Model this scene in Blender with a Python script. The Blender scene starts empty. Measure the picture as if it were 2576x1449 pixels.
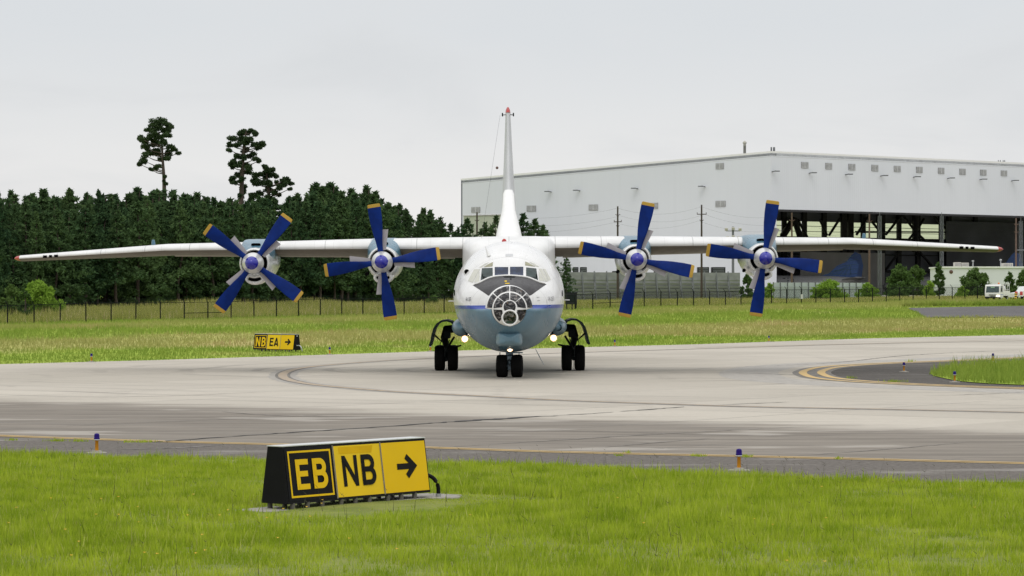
import bpy, bmesh, math, random
import numpy as np
from mathutils import Vector, Matrix
from mathutils.bvhtree import BVHTree
C = bpy.context.scene.collection
PI = math.pi
R = math.radians
rnd = random.Random(7)
F, CX, HY, HC = 7175.0, 1288.0, 735.0, 3.0      # focal length in px, centre column, horizon row, eye height (m)

def P(x, y, d):                       # picture point at a known distance
    return Vector(((x - CX) * d / F, d, HC + (HY - y) * d / F))
def G(x, y):                          # picture point on the flat pavement
    d = HC * F / (y - HY)
    return Vector(((x - CX) * d / F, d, 0))

# ---------------------------------------------------------------- materials
def new_mat(name):
    m = bpy.data.materials.new(name); m.use_nodes = True
    nt = m.node_tree
    return m, nt, nt.nodes['Principled BSDF']
class NT:
    """small helper to chain shader nodes"""
    def __init__(s, nt): s.nt = nt
    def n(s, t, **kw):
        nd = s.nt.nodes.new(t)
        for k, v in kw.items():
            if hasattr(nd, k) and not k.startswith('i_'): setattr(nd, k, v)
        return nd
    def l(s, a, b): s.nt.links.new(a, b)
    def coord(s, kind='Object', scale=(1, 1, 1), rot=(0, 0, 0), loc=(0, 0, 0)):
        if kind == 'World':
            o = s.n('ShaderNodeNewGeometry').outputs['Position']
        else:
            o = s.n('ShaderNodeTexCoord').outputs[kind]
        mp = s.n('ShaderNodeMapping')
        mp.inputs['Scale'].default_value = scale; mp.inputs['Rotation'].default_value = rot; mp.inputs['Location'].default_value = loc
        s.l(o, mp.inputs['Vector'])
        return mp.outputs['Vector']
    def noise(s, vec, scale, detail=4, rough=.55, dist=0):
        nd = s.n('ShaderNodeTexNoise')
        nd.inputs['Scale'].default_value = scale; nd.inputs['Detail'].default_value = detail
        nd.inputs['Roughness'].default_value = rough; nd.inputs['Distortion'].default_value = dist
        s.l(vec, nd.inputs['Vector'])
        return nd.outputs['Fac']
    def ramp(s, fac, lo, hi, a=0.0, b=1.0):
        nd = s.n('ShaderNodeMapRange'); nd.interpolation_type = 'SMOOTHSTEP'
        nd.inputs[1].default_value = lo; nd.inputs[2].default_value = hi
        nd.inputs[3].default_value = a; nd.inputs[4].default_value = b
        s.l(fac, nd.inputs[0])
        return nd.outputs[0]
    def math(s, op, a, b=None, c=None):
        nd = s.n('ShaderNodeMath'); nd.operation = op
        for i, v in enumerate((a, b, c)):
            if v is None: continue
            if isinstance(v, (int, float)): nd.inputs[i].default_value = v
            else: s.l(v, nd.inputs[i])
        return nd.outputs[0]
    def mix(s, fac, a, b, mode='MIX'):
        nd = s.n('ShaderNodeMix'); nd.data_type = 'RGBA'; nd.blend_type = mode
        ins = [i for i in nd.inputs if i.enabled]
        for i, v in zip((nd.inputs[0], nd.inputs[6], nd.inputs[7]), (fac, a, b)):
            if isinstance(v, (int, float)): i.default_value = v
            elif isinstance(v, tuple): i.default_value = v if len(v) == 4 else (*v, 1)
            else: s.l(v, i)
        return nd.outputs[2]
    def xyz(s, vec):
        nd = s.n('ShaderNodeSeparateXYZ'); s.l(vec, nd.inputs[0]); return nd.outputs
    def bump(s, h, strength, dist, bsdf):
        nd = s.n('ShaderNodeBump'); nd.inputs['Strength'].default_value = strength; nd.inputs['Distance'].default_value = dist
        s.l(h, nd.inputs['Height']); s.l(nd.outputs[0], bsdf.inputs['Normal'])

def paint(name, col, rough=.4, metal=0, var=.15, scale=3.0, dirt=None, coat=0, spec=.5):
    m, nt, b = new_mat(name); k = NT(nt)
    v = k.coord('Object')
    n = k.ramp(k.noise(v, scale, 5), .3, .7)
    dk = tuple(c * (1 - var) for c in col)
    c = k.mix(n, dk, col)
    if dirt:
        d = k.ramp(k.noise(v, scale * 2.7, 6, .65), .55, .8, 0, .6)
        c = k.mix(d, c, dirt)
    k.l(c, b.inputs['Base Color'])
    b.inputs['Roughness'].default_value = rough; b.inputs['Metallic'].default_value = metal
    b.inputs['Coat Weight'].default_value = coat
    b.inputs['Specular IOR Level'].default_value = spec
    k.l(k.ramp(k.noise(v, scale * 4, 4), .2, .8, rough * .8, min(1, rough * 1.25)), b.inputs['Roughness'])
    return m
def glow(name, col, strength):
    m, nt, b = new_mat(name)
    b.inputs['Emission Color'].default_value = (*col, 1); b.inputs['Emission Strength'].default_value = strength
    b.inputs['Base Color'].default_value = (.8, .8, .8, 1)
    m.cycles.emission_sampling = 'NONE'
    return m
M = {}
def skin_mat():
    m, nt, b = new_mat('white_skin'); k = NT(nt)
    v = k.coord('Object'); x = k.xyz(v)
    c = k.mix(k.ramp(k.noise(v, 1.3, 5), .3, .7), (.66, .66, .65), (.74, .74, .735))
    c = k.mix(k.ramp(k.noise(k.coord('Object', (.5, .5, .2)), 2.4, 5, .6), .5, .8, 0, .4), c, (.56, .55, .51))
    l = k.math('LESS_THAN', k.math('FRACT', k.math('MULTIPLY', x[0], .58)), .018); l2 = k.math('LESS_THAN', k.math('FRACT', k.math('MULTIPLY', x[0], 1.37)), .02)
    c = k.mix(k.math('MAXIMUM', k.math('MULTIPLY', l, .55), k.math('MULTIPLY', l2, .22)), c, (.22, .22, .22))
    k.l(c, b.inputs['Base Color']); b.inputs['Roughness'].default_value = .36
    return m
M['white_skin'] = skin_mat()
M['white'] = paint('white_paint', (.76, .76, .75), .34, 0, .05, 1.2, (.62, .60, .55), .15)
M['fin_grey'] = paint('fin_metal', (.50, .51, .52), .4, .1, .10, .8, (.40, .41, .42))
M['white_matt'] = paint('white_matt', (.78, .78, .77), .5, 0, .06, 2)
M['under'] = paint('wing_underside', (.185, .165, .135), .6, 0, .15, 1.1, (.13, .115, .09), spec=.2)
M['flap'] = paint('flap_metal', (.42, .39, .33), .6, 0, .1, 1.5, spec=.2)
M['blue_stripe'] = paint('blue_stripe', (.03, .085, .36), .35, 0, .15, 2)
M['pale_blue'] = paint('pale_blue_paint', (.125, .225, .29), .36, 0, .14, 1.4, (.10, .15, .18), .2)
M['nacelle_blue'] = paint('nacelle_blue', (.085, .20, .28), .3, 0, .3, 2.5, (.30, .40, .46), .2)
M['nacelle'] = paint('nacelle_grey', (.55, .58, .58), .3, .25, .12, 2.2, (.3, .29, .26), .2)
M['lip'] = paint('intake_lip', (.80, .80, .79), .26, .2, .08, 3)
M['spinner'] = paint('spinner_silver', (.68, .68, .67), .32, .45, .08, 3)
M['spinner_blue'] = paint('spinner_blue', (.010, .012, .30), .14, 0, .1, 3, None, .4)
M['blade'] = paint('blade_blue', (.003, .021, .155), .5, 0, .3, 3, (.012, .018, .07), spec=.1)
M['blade_tip'] = paint('blade_tip_yellow', (.43, .27, .045), .5, 0, .1, 4, spec=.2)
M['cuff'] = paint('blade_cuff_grey', (.36, .34, .36), .5, 0, .1, 4)
M['black'] = paint('black_hole', (.003, .003, .003), .8, spec=.05)
M['panel'] = paint('antiglare_black', (.040, .038, .041), .45, 0, .3, 3, (.09, .082, .078), spec=.35)
M['glass'] = paint('cockpit_glass', (.02, .03, .035), .05, 0, .6, 6)
M['glass_blue'] = paint('windscreen_glass', (.018, .035, .085), .05, 0, .6, 7, (.06, .055, .08))
M['glass_green'] = paint('side_glass', (.025, .05, .048), .05, 0, .55, 7, (.03, .05, .06))
M['glass_pale'] = paint('blinded_glass', (.52, .52, .46), .15, 0, .1, 5)
M['glass_amber'] = paint('brow_glass', (.34, .33, .22), .06, 0, .35, 8)
M['nose_glass'] = paint('nose_glass', (.004, .004, .005), .03, 0, .6, 4)
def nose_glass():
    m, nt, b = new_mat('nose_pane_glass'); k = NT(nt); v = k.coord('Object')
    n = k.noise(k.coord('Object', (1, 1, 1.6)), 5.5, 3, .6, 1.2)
    c = k.mix(k.ramp(n, .46, .54), (.004, .004, .006), (.05, .05, .054)); c = k.mix(k.ramp(n, .55, .62), c, (.19, .185, .18))  # reflections on the panes painted into the colour as pale noise patches
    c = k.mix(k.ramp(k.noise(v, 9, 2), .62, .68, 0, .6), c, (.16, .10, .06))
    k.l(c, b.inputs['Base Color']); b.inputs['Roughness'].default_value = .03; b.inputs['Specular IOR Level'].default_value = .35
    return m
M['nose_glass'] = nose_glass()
M['red'] = paint('red_paint', (.45, .035, .03), .4)
M['tyre'] = paint('tyre_rubber', (.006, .006, .006), .8, 0, .3, 5, spec=.1)
M['rim'] = paint('wheel_rim', (.09, .14, .12), .5, .2)
M['gear'] = paint('gear_dark', (.010, .016, .016), .6, .1, .3, 5, spec=.2)
M['gear_blue'] = paint('gear_blue', (.18, .24, .29), .4, .3, .2, 5)
M['door_green'] = paint('gear_door_green', (.010, .020, .020), .55, 0, .2, 5, spec=.15)
M['lamp'] = glow('lamp_lit', (1, .86, .66), 14)
M['lamp_halo'] = glow('lamp_halo_ring', (1, .55, .22), 1.6)  # orange halo round the lamps, added as a self-lit ring
M['sign_black'] = paint('sign_black', (.005, .005, .006), .5, 0, .3, 6, spec=.15)
M['sign_yellow'] = paint('sign_yellow', (.78, .495, .008), .5, 0, .05, 2.2, spec=.12)
M['sign_yellow_faded'] = paint('sign_yellow_faded', (.79, .53, .018), .5, 0, .05, 2.2, spec=.12)
M['sign_ink'] = paint('sign_ink', (.006, .006, .005), .55, spec=.15)
M['sign_patch'] = paint('sign_patch', (.72, .43, .002), .5, spec=.12)
M['leg_steel'] = paint('leg_steel', (.13, .12, .105), .6, .2, .2, 8)
M['steel'] = paint('galvanised_steel', (.42, .43, .43), .4, .5, .15, 8)
M['sign_top'] = paint('sign_top_metal', (.58, .59, .58), .4, .2, .1, 4)
M['beige'] = paint('divider_beige', (.36, .31, .22), .5)
M['lamp_blue'] = paint('lamp_blue_glass', (.016, .005, .15), .3, 0, .2, 9, spec=.12)
M['stem_orange'] = paint('stem_orange', (.66, .28, .02), .5, 0, .1, 12, spec=.2)
M['concrete_pad'] = paint('concrete_pad', (.33, .31, .27), .85, 0, .3, 5, (.14, .12, .08))
M['fence'] = paint('fence_black', (.006, .009, .008), .7, 0, .2, 3, spec=.15)
M['pole_wood'] = paint('pole_wood', (.06, .042, .035), .8, 0, .3, 4)
M['pole_rust'] = paint('pole_rust', (.12, .075, .055), .7, 0, .25, 4)
M['mast'] = paint('mast_grey', (.17, .18, .19), .5, .3)
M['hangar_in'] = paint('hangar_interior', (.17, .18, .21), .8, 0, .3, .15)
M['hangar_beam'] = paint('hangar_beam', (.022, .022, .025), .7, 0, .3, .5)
M['hangar_panel'] = paint('hangar_partition', (.42, .41, .40), .7, 0, .15, .2)
M['louvre'] = paint('louvre_grey', (.30, .30, .31), .6, 0, .5, 2.5)
M['trim'] = paint('roof_trim', (.55, .56, .57), .5)
M['green_wall'] = paint('pale_green_wall', (.42, .46, .36), .7, 0, .08, .2)
M['low_wall'] = paint('low_white_wall', (.66, .675, .70), .7, 0, .08, .2)
M['rubber_dark'] = paint('dark_equipment', (.012, .013, .017), .6)
M['tail_blue'] = paint('tail_blue', (.025, .10, .34), .4)
M['airliner'] = paint('airliner_grey', (.55, .55, .56), .4)
M['airliner_ink'] = paint('airliner_ink', (.02, .025, .05), .5)
M['truck_white'] = paint('truck_white', (.72, .73, .72), .3, 0, .08, 2, (.5, .49, .45), .3)
M['truck_glass'] = paint('truck_glass', (.05, .08, .085), .08, 0, .4, 4)
M['orange_lamp'] = paint('orange_beacon', (.7, .2, .04), .3)
M['yellow'] = paint('safety_yellow', (.6, .42, .04), .5)
M['bark'] = paint('bark', (.085, .062, .048), .9, 0, .4, 3)
M['ac_unit'] = paint('rooftop_unit', (.5, .48, .42), .6, 0, .1, 2)
M['fence_grey'] = paint('blast_fence_grey', (.27, .275, .285), .55, .2, .25, .6, (.16, .16, .17))
M['brown'] = paint('brown_ball', (.12, .06, .045), .5)
M['ink'] = paint('marking_ink', (.03, .03, .05), .5)

def hangar_metal():
    m, nt, b = new_mat('hangar_cladding'); k = NT(nt)
    v = k.coord('World')
    n = k.noise(k.coord('World', (.02, .02, .02)), 1, 3)
    c = k.mix(k.ramp(n, .3, .7), (.63, .655, .705), (.685, .71, .755))
    st = k.noise(k.coord('World', (.8, .8, .03)), 1, 4)
    c = k.mix(k.ramp(st, .45, .75, 0, .2), c, (.59, .61, .65))
    k.l(c, b.inputs['Base Color'])
    b.inputs['Roughness'].default_value = .55
    x = k.xyz(v)
    w = k.math('SINE', k.math('MULTIPLY', k.math('ADD', x[0], k.math('MULTIPLY', x[1], .86)), 7.0))
    k.bump(w, .12, .03, b)
    return m
M['cladding'] = hangar_metal()
def clear_panel():
    m = bpy.data.materials.new('clerestory_panel'); m.use_nodes = True
    nt = m.node_tree; nt.nodes.clear(); k = NT(nt)
    o = k.n('ShaderNodeOutputMaterial'); t = k.n('ShaderNodeBsdfTransparent'); d = k.n('ShaderNodeBsdfTranslucent'); mx = k.n('ShaderNodeMixShader')
    t.inputs[0].default_value = (.84, .88, .72, 1); d.inputs[0].default_value = (.7, .75, .6, 1); mx.inputs[0].default_value = .12
    k.l(t.outputs[0], mx.inputs[1]); k.l(d.outputs[0], mx.inputs[2]); k.l(mx.outputs[0], o.inputs[0])
    return m
M['clerestory'] = clear_panel()
def mesh_fabric():
    m = bpy.data.materials.new('chain_link'); m.use_nodes = True
    nt = m.node_tree; nt.nodes.clear(); k = NT(nt)
    o = k.n('ShaderNodeOutputMaterial'); t = k.n('ShaderNodeBsdfTransparent'); d = k.n('ShaderNodeBsdfDiffuse'); mx = k.n('ShaderNodeMixShader')
    d.inputs[0].default_value = (.02, .025, .022, 1)
    v = k.coord('Object'); x = k.xyz(v)
    # diamond wires 5 cm apart, 4 mm thick: mostly open
    a = k.math('FRACT', k.math('MULTIPLY', k.math('ADD', x[0], x[2]), 14.0)); b2 = k.math('FRACT', k.math('MULTIPLY', k.math('SUBTRACT', x[0], x[2]), 14.0))
    w = k.math('MAXIMUM', k.math('LESS_THAN', a, .19), k.math('LESS_THAN', b2, .19))
    k.l(w, mx.inputs[0]); k.l(t.outputs[0], mx.inputs[1]); k.l(d.outputs[0], mx.inputs[2]); k.l(mx.outputs[0], o.inputs[0])
    return m
M['chain'] = mesh_fabric()

def fuselage_mat():
    m, nt, b = new_mat('fuselage_paint'); k = NT(nt)
    v = k.coord('Object'); x = k.xyz(v); z = x[2]
    n = k.ramp(k.noise(v, 1.1, 5), .3, .7)
    white = k.mix(n, (.68, .68, .675), (.75, .75, .75))
    streak = k.noise(k.coord('Object', (1.2, .25, .35)), 1.3, 4, .55)
    white = k.mix(k.ramp(streak, .5, .85, 0, .32), white, (.56, .55, .51))
    blue = k.mix(n, (.085, .168, .232), (.118, .215, .285))
    grime = k.noise(k.coord('Object', (1, .4, .6)), 1.4, 4, .55)
    blue = k.mix(k.ramp(grime, .45, .8, 0, .5), blue, (.13, .15, .16))
    lo = k.math('LESS_THAN', z, 2.43); st = k.math('LESS_THAN', z, 2.555)
    c = k.mix(st, white, (.003, .035, .30)); c = k.mix(lo, c, blue)
    # panel joints every few frames and stringers (thin, slightly darker)
    fr = k.math('FRACT', k.math('MULTIPLY', x[1], .62)); ln = k.math('LESS_THAN', fr, .012)
    fr2 = k.math('FRACT', k.math('MULTIPLY', x[1], 1.9)); ln2 = k.math('LESS_THAN', fr2, .02)
    an = k.math('ARCTAN2', x[0], k.math('SUBTRACT', z, 2.8)); st2 = k.math('LESS_THAN', k.math('FRACT', k.math('MULTIPLY', an, 2.55)), .012)
    c = k.mix(k.math('MULTIPLY', ln, .5), c, (.2, .2, .2)); c = k.mix(k.math('MULTIPLY', k.math('MAXIMUM', ln2, st2), .25), c, (.22, .22, .22))
    oil = k.noise(k.coord('Object', (3.2, .25, .35), loc=(4, 1, 2)), 2.0, 5, .6)
    c = k.mix(k.ramp(oil, .60, .78, 0, .35), c, (.20, .19, .17))
    k.l(c, b.inputs['Base Color'])
    k.l(k.ramp(streak, .3, .8, .22, .42), b.inputs['Roughness'])
    b.inputs['Coat Weight'].default_value = .12; b.inputs['Coat Roughness'].default_value = .2
    k.bump(k.noise(v, .6, 2), .05, .1, b)
    return m
M['fuselage'] = fuselage_mat()

def leaf(name, a, bcol, trans=.25, scale=.35):
    m = bpy.data.materials.new(name); m.use_nodes = True
    nt = m.node_tree; nt.nodes.clear(); k = NT(nt)
    o = k.n('ShaderNodeOutputMaterial'); d = k.n('ShaderNodeBsdfDiffuse'); t = k.n('ShaderNodeBsdfTranslucent'); mx = k.n('ShaderNodeMixShader')
    oi = k.n('ShaderNodeObjectInfo'); g = k.n('ShaderNodeNewGeometry')
    n = k.noise(k.coord('World'), scale, 3)
    f = k.math('ADD', k.math('MULTIPLY', oi.outputs['Random'], .42), k.math('ADD', k.math('MULTIPLY', k.ramp(n, .3, .7), .2), k.math('MULTIPLY', g.outputs['Random Per Island'], .3)))
    c = k.mix(f, a, bcol)
    k.l(c, d.inputs[0]); k.l(c, t.inputs[0]); mx.inputs[0].default_value = trans
    k.l(d.outputs[0], mx.inputs[1]); k.l(t.outputs[0], mx.inputs[2]); k.l(mx.outputs[0], o.inputs[0])
    return m
M['needles'] = leaf('pine_needles', (.026, .062, .032), (.11, .17, .062), .22, .16)
M['needles_tall'] = leaf('tall_pine_needles', (.040, .070, .034), (.085, .125, .052), .2)
M['oak'] = leaf('broad_leaves', (.055, .11, .038), (.13, .20, .055), .3)
M['bright_leaf'] = leaf('bright_leaves', (.17, .29, .04), (.30, .45, .07), .35)

def grass_blade(name, cols, noise_scale=.35, trans=.3, flip=False):
    """natural variation of grass colour by patch and by blade"""
    m = bpy.data.materials.new(name); m.use_nodes = True
    nt = m.node_tree; nt.nodes.clear(); k = NT(nt)
    o = k.n('ShaderNodeOutputMaterial'); d = k.n('ShaderNodeBsdfDiffuse'); t = k.n('ShaderNodeBsdfTranslucent'); mx = k.n('ShaderNodeMixShader')
    g = k.n('ShaderNodeNewGeometry')
    n = k.ramp(k.noise(k.coord('World'), noise_scale, 4, .6), .32, .68)
    n2 = k.ramp(k.noise(k.coord('World', loc=(31, 7, 0)), noise_scale * 2.3, 4, .6), .55, .75)
    c = k.mix(n, cols[0], cols[1])
    c = k.mix(k.math('MULTIPLY', n2, .55), c, cols[2])
    r = g.outputs['Random Per Island']
    c = k.mix(k.ramp(r, .8, 1.0, 0, .7), c, cols[3])
    c = k.mix(k.ramp(r, 0, .25, .45, 0), c, cols[4])
    k.l(c, d.inputs[0]); k.l(c, t.inputs[0]); mx.inputs[0].default_value = trans
    k.l(d.outputs[0], mx.inputs[1]); k.l(t.outputs[0], mx.inputs[2]); k.l(mx.outputs[0], o.inputs[0])
    return m
GR = [(.24, .345, .020), (.435, .53, .048), (.34, .31, .10), (.52, .51, .17), (.085, .145, .013)]
M['lawn_blade'] = grass_blade('lawn_blades', GR, 1.15)
M['stalk'] = paint('seed_stalk', (.07, .07, .03), .8)
M['flower'] = paint('yellow_flower', (.8, .5, .03), .6)

def band_terms(k):
    """bands of seed heads that run along the field, with uneven edges"""
    v = k.coord('World'); x = k.xyz(v)
    w = k.math('SUBTRACT', k.math('MULTIPLY', x[1], .6), k.math('MULTIPLY', x[0], .8))      # distance across the field
    wob = k.noise(k.coord('World', (.03, .03, .03)), 1, 4, .6)
    w = k.math('ADD', w, k.math('MULTIPLY', k.math('SUBTRACT', wob, .5), 26))
    n = k.noise(k.coord('World', (.11, .06, .1), (0, 0, 0)), 1, 5, .6)
    return w, n, v
def field_colour(k):
    w, n, v = band_terms(k)
    green = k.mix(k.ramp(k.noise(v, .25, 5, .6), .35, .65), (.205, .295, .048), (.31, .385, .075))
    tan = k.mix(k.ramp(k.noise(v, .6, 5, .6), .35, .65), (.42, .35, .16), (.52, .42, .22))
    b1 = k.math('MULTIPLY', k.ramp(w, 100, 107), k.ramp(w, 136, 124))        # first tan belt
    b2 = k.math('MULTIPLY', k.ramp(w, 150, 160), k.ramp(w, 190, 172))       # second belt
    f = k.math('ADD', k.math('MULTIPLY', b1, .66), k.math('MULTIPLY', b2, .5))
    f = k.math('ADD', f, k.ramp(n, .5, .75, -.15, .45))
    nd = k.n('ShaderNodeClamp'); k.l(f, nd.inputs[0])
    return k.mix(nd.outputs[0], green, tan)
def field_mat(name, blade):
    m = bpy.data.materials.new(name); m.use_nodes = True
    nt = m.node_tree; nt.nodes.clear(); k = NT(nt)
    o = k.n('ShaderNodeOutputMaterial'); d = k.n('ShaderNodeBsdfDiffuse')
    c = field_colour(k)
    if blade:
        r = k.n('ShaderNodeNewGeometry').outputs['Random Per Island']
        c = k.mix(k.ramp(r, 0, .4, .45, 0), c, (.17, .22, .035))
        t = k.n('ShaderNodeBsdfTranslucent'); mx = k.n('ShaderNodeMixShader'); mx.inputs[0].default_value = .3
        k.l(c, d.inputs[0]); k.l(c, t.inputs[0]); k.l(d.outputs[0], mx.inputs[1]); k.l(t.outputs[0], mx.inputs[2]); k.l(mx.outputs[0], o.inputs[0])
    else:
        k.l(c, d.inputs[0]); k.l(d.outputs[0], o.inputs[0])
    return m
M['field'] = field_mat('far_field', False)
M['field_blade'] = field_mat('far_field_blades', True)
M['tall_grass'] = grass_blade('meadow_blades', [(.36, .37, .10), (.46, .44, .14), (.62, .50, .30), (.68, .57, .36), (.26, .31, .07)], .10)

def lawn_soil():
    m, nt, b = new_mat('lawn_soil'); k = NT(nt)
    v = k.coord('World')
    c = k.mix(k.ramp(k.noise(v, 1.3, 6, .65), .35, .65), (.13, .165, .022), (.20, .225, .04))
    c = k.mix(k.ramp(k.noise(v, .7, 5, .6), .6, .75, 0, .6), c, (.22, .18, .075))
    k.l(c, b.inputs['Base Color']); b.inputs['Roughness'].default_value = 1
    return m
M['soil'] = lawn_soil()

def concrete_mat():
    m, nt, b = new_mat('taxiway_concrete'); k = NT(nt)
    v = k.coord('World'); x = k.xyz(v)
    big = k.noise(v, .045, 5, .6); mid = k.noise(v, .35, 6, .65); fine = k.noise(v, 4.0, 5, .7)
    along = k.noise(k.coord('World', (.05, .6, 1), (0, 0, R(-27))), 1, 6, .65)
    light = k.mix(k.ramp(big, .3, .7), (.435, .398, .334), (.51, .468, .40))
    light = k.mix(k.ramp(along, .5, .75, 0, .35), light, (.30, .28, .25))
    light = k.mix(k.ramp(mid, .55, .8, 0, .22), light, (.26, .24, .215))
    # the old dark slabs along the near side
    f = k.math('ADD', x[1], k.math('MULTIPLY', x[0], .69))
    f = k.math('ADD', f, k.math('MULTIPLY', k.math('SUBTRACT', along, .5), 14))
    f = k.math('ADD', f, k.math('MULTIPLY', k.math('SUBTRACT', mid, .5), 5))
    dk = k.ramp(f, 71.5, 66.0)
    along2 = k.noise(k.coord('World', (.16, 1.5, 1), (0, 0, R(-24)), (5, 2, 0)), 1, 7, .7)
    dark = k.mix(k.ramp(along2, .34, .66), (.105, .088, .069), (.225, .195, .160))
    patch = k.noise(k.coord('World', (.22, .5, 1), (0, 0, R(-20)), (3, 11, 0)), 1, 3, .5)
    dark = k.mix(k.ramp(patch, .58, .66, 0, .8), dark, (.36, .33, .29))
    c = k.mix(k.math('MULTIPLY', dk, .92), light, dark)
    # rubber lanes where wheels turn in
    lane = k.noise(k.coord('World', (.35, .035, 1), (0, 0, R(52))), 1, 5, .6)
    c = k.mix(k.ramp(lane, .58, .8, 0, .35), c, (.15, .14, .125))
    wv = k.n('ShaderNodeTexWave'); wv.wave_type = 'RINGS'; wv.rings_direction = 'Z'; wv.inputs['Scale'].default_value = .11; wv.inputs['Distortion'].default_value = 7; wv.inputs['Detail'].default_value = 4; wv.inputs['Detail Scale'].default_value = .6
    k.l(k.coord('World', loc=(-6, -112, 0)), wv.inputs['Vector'])
    c = k.mix(k.math('MULTIPLY', k.ramp(wv.outputs['Fac'], .86, .98), k.ramp(k.noise(v, .06, 3), .45, .6, 0, .38)), c, (.17, .155, .135))
    spots = k.noise(v, .9, 2, .4)
    c = k.mix(k.ramp(spots, .72, .80, 0, .45), c, (.14, .125, .105))
    # sealed slab joints
    u = k.math('ADD', k.math('MULTIPLY', x[0], .6), k.math('MULTIPLY', x[1], .8)); w = k.math('SUBTRACT', k.math('MULTIPLY', x[1], .6), k.math('MULTIPLY', x[0], .8))
    ju = k.math('LESS_THAN', k.math('FRACT', k.math('DIVIDE', u, 7.6)), .012); jw = k.math('LESS_THAN', k.math('FRACT', k.math('DIVIDE', w, 6.1)), .012)
    cmb = k.n('ShaderNodeCombineXYZ'); k.l(k.math('FLOOR', k.math('DIVIDE', u, 7.6)), cmb.inputs[0]); k.l(k.math('FLOOR', k.math('DIVIDE', w, 6.1)), cmb.inputs[1])
    wn = k.n('ShaderNodeTexWhiteNoise'); k.l(cmb.outputs[0], wn.inputs['Vector'])
    c = k.mix(k.ramp(wn.outputs['Value'], 0, 1, 0, .22), c, (.23, .205, .17))
    j = k.math('MULTIPLY', k.math('MAXIMUM', ju, jw), k.ramp(k.noise(v, .12, 3), .38, .56, .12, .65))
    c = k.mix(j, c, (.11, .10, .09))
    c = k.mix(k.ramp(fine, .35, .65, .10, 0), c, (.15, .14, .12))
    k.l(c, b.inputs['Base Color']); b.inputs['Roughness'].default_value = .8
    b.inputs['Specular IOR Level'].default_value = .3
    k.bump(fine, .15, .02, b)
    return m
M['concrete'] = concrete_mat()
def asphalt_mat(name, a, bcol, pale):
    m, nt, b = new_mat(name); k = NT(nt)
    v = k.coord('World')
    c = k.mix(k.ramp(k.noise(v, 9, 5, .7), .3, .7), a, bcol)
    c = k.mix(k.ramp(k.noise(k.coord('World', (.25, .7, 1)), 1, 5, .6), .52, .72, 0, .7), c, pale)
    c = k.mix(k.ramp(k.noise(v, 26, 3, .7), .62, .75, 0, .5), c, (.30, .29, .28))
    k.l(c, b.inputs['Base Color']); b.inputs['Roughness'].default_value = .9; b.inputs['Specular IOR Level'].default_value = .25
    k.bump(k.noise(v, 30, 3), .4, .02, b)
    return m
M['asphalt'] = asphalt_mat('shoulder_asphalt', (.080, .070, .060), (.165, .148, .130), (.33, .31, .285))
M['asphalt_dark'] = asphalt_mat('island_asphalt', (.052, .046, .040), (.105, .095, .085), (.17, .16, .145))
M['slope_paving'] = asphalt_mat('slope_paving', (.055, .052, .055), (.15, .142, .14), (.19, .18, .175))
def worn(name, col, under, lo, hi):
    m, nt, b = new_mat(name); k = NT(nt)
    v = k.coord('World')
    c = k.mix(k.ramp(k.noise(v, 2.4, 6, .7), lo, hi), col, under)
    k.l(c, b.inputs['Base Color']); b.inputs['Roughness'].default_value = .75
    return m
M['line_yellow'] = worn('line_yellow', (.56, .385, .15), (.40, .32, .20), .50, .74)
M['line_faded'] = worn('line_faded', (.42, .32, .20), (.33, .28, .23), .40, .6)
M['line_black'] = worn('line_black', (.10, .093, .085), (.24, .22, .19), .40, .65)
M['line_halo'] = worn('line_halo', (.31, .29, .26), (.39, .365, .325), .4, .65)
M['crack'] = worn('crack_filler', (.015, .014, .013), (.05, .045, .04), .5, .7)
M['hair'] = worn('hair_crack', (.11, .10, .09), (.22, .20, .18), .42, .6)

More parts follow.
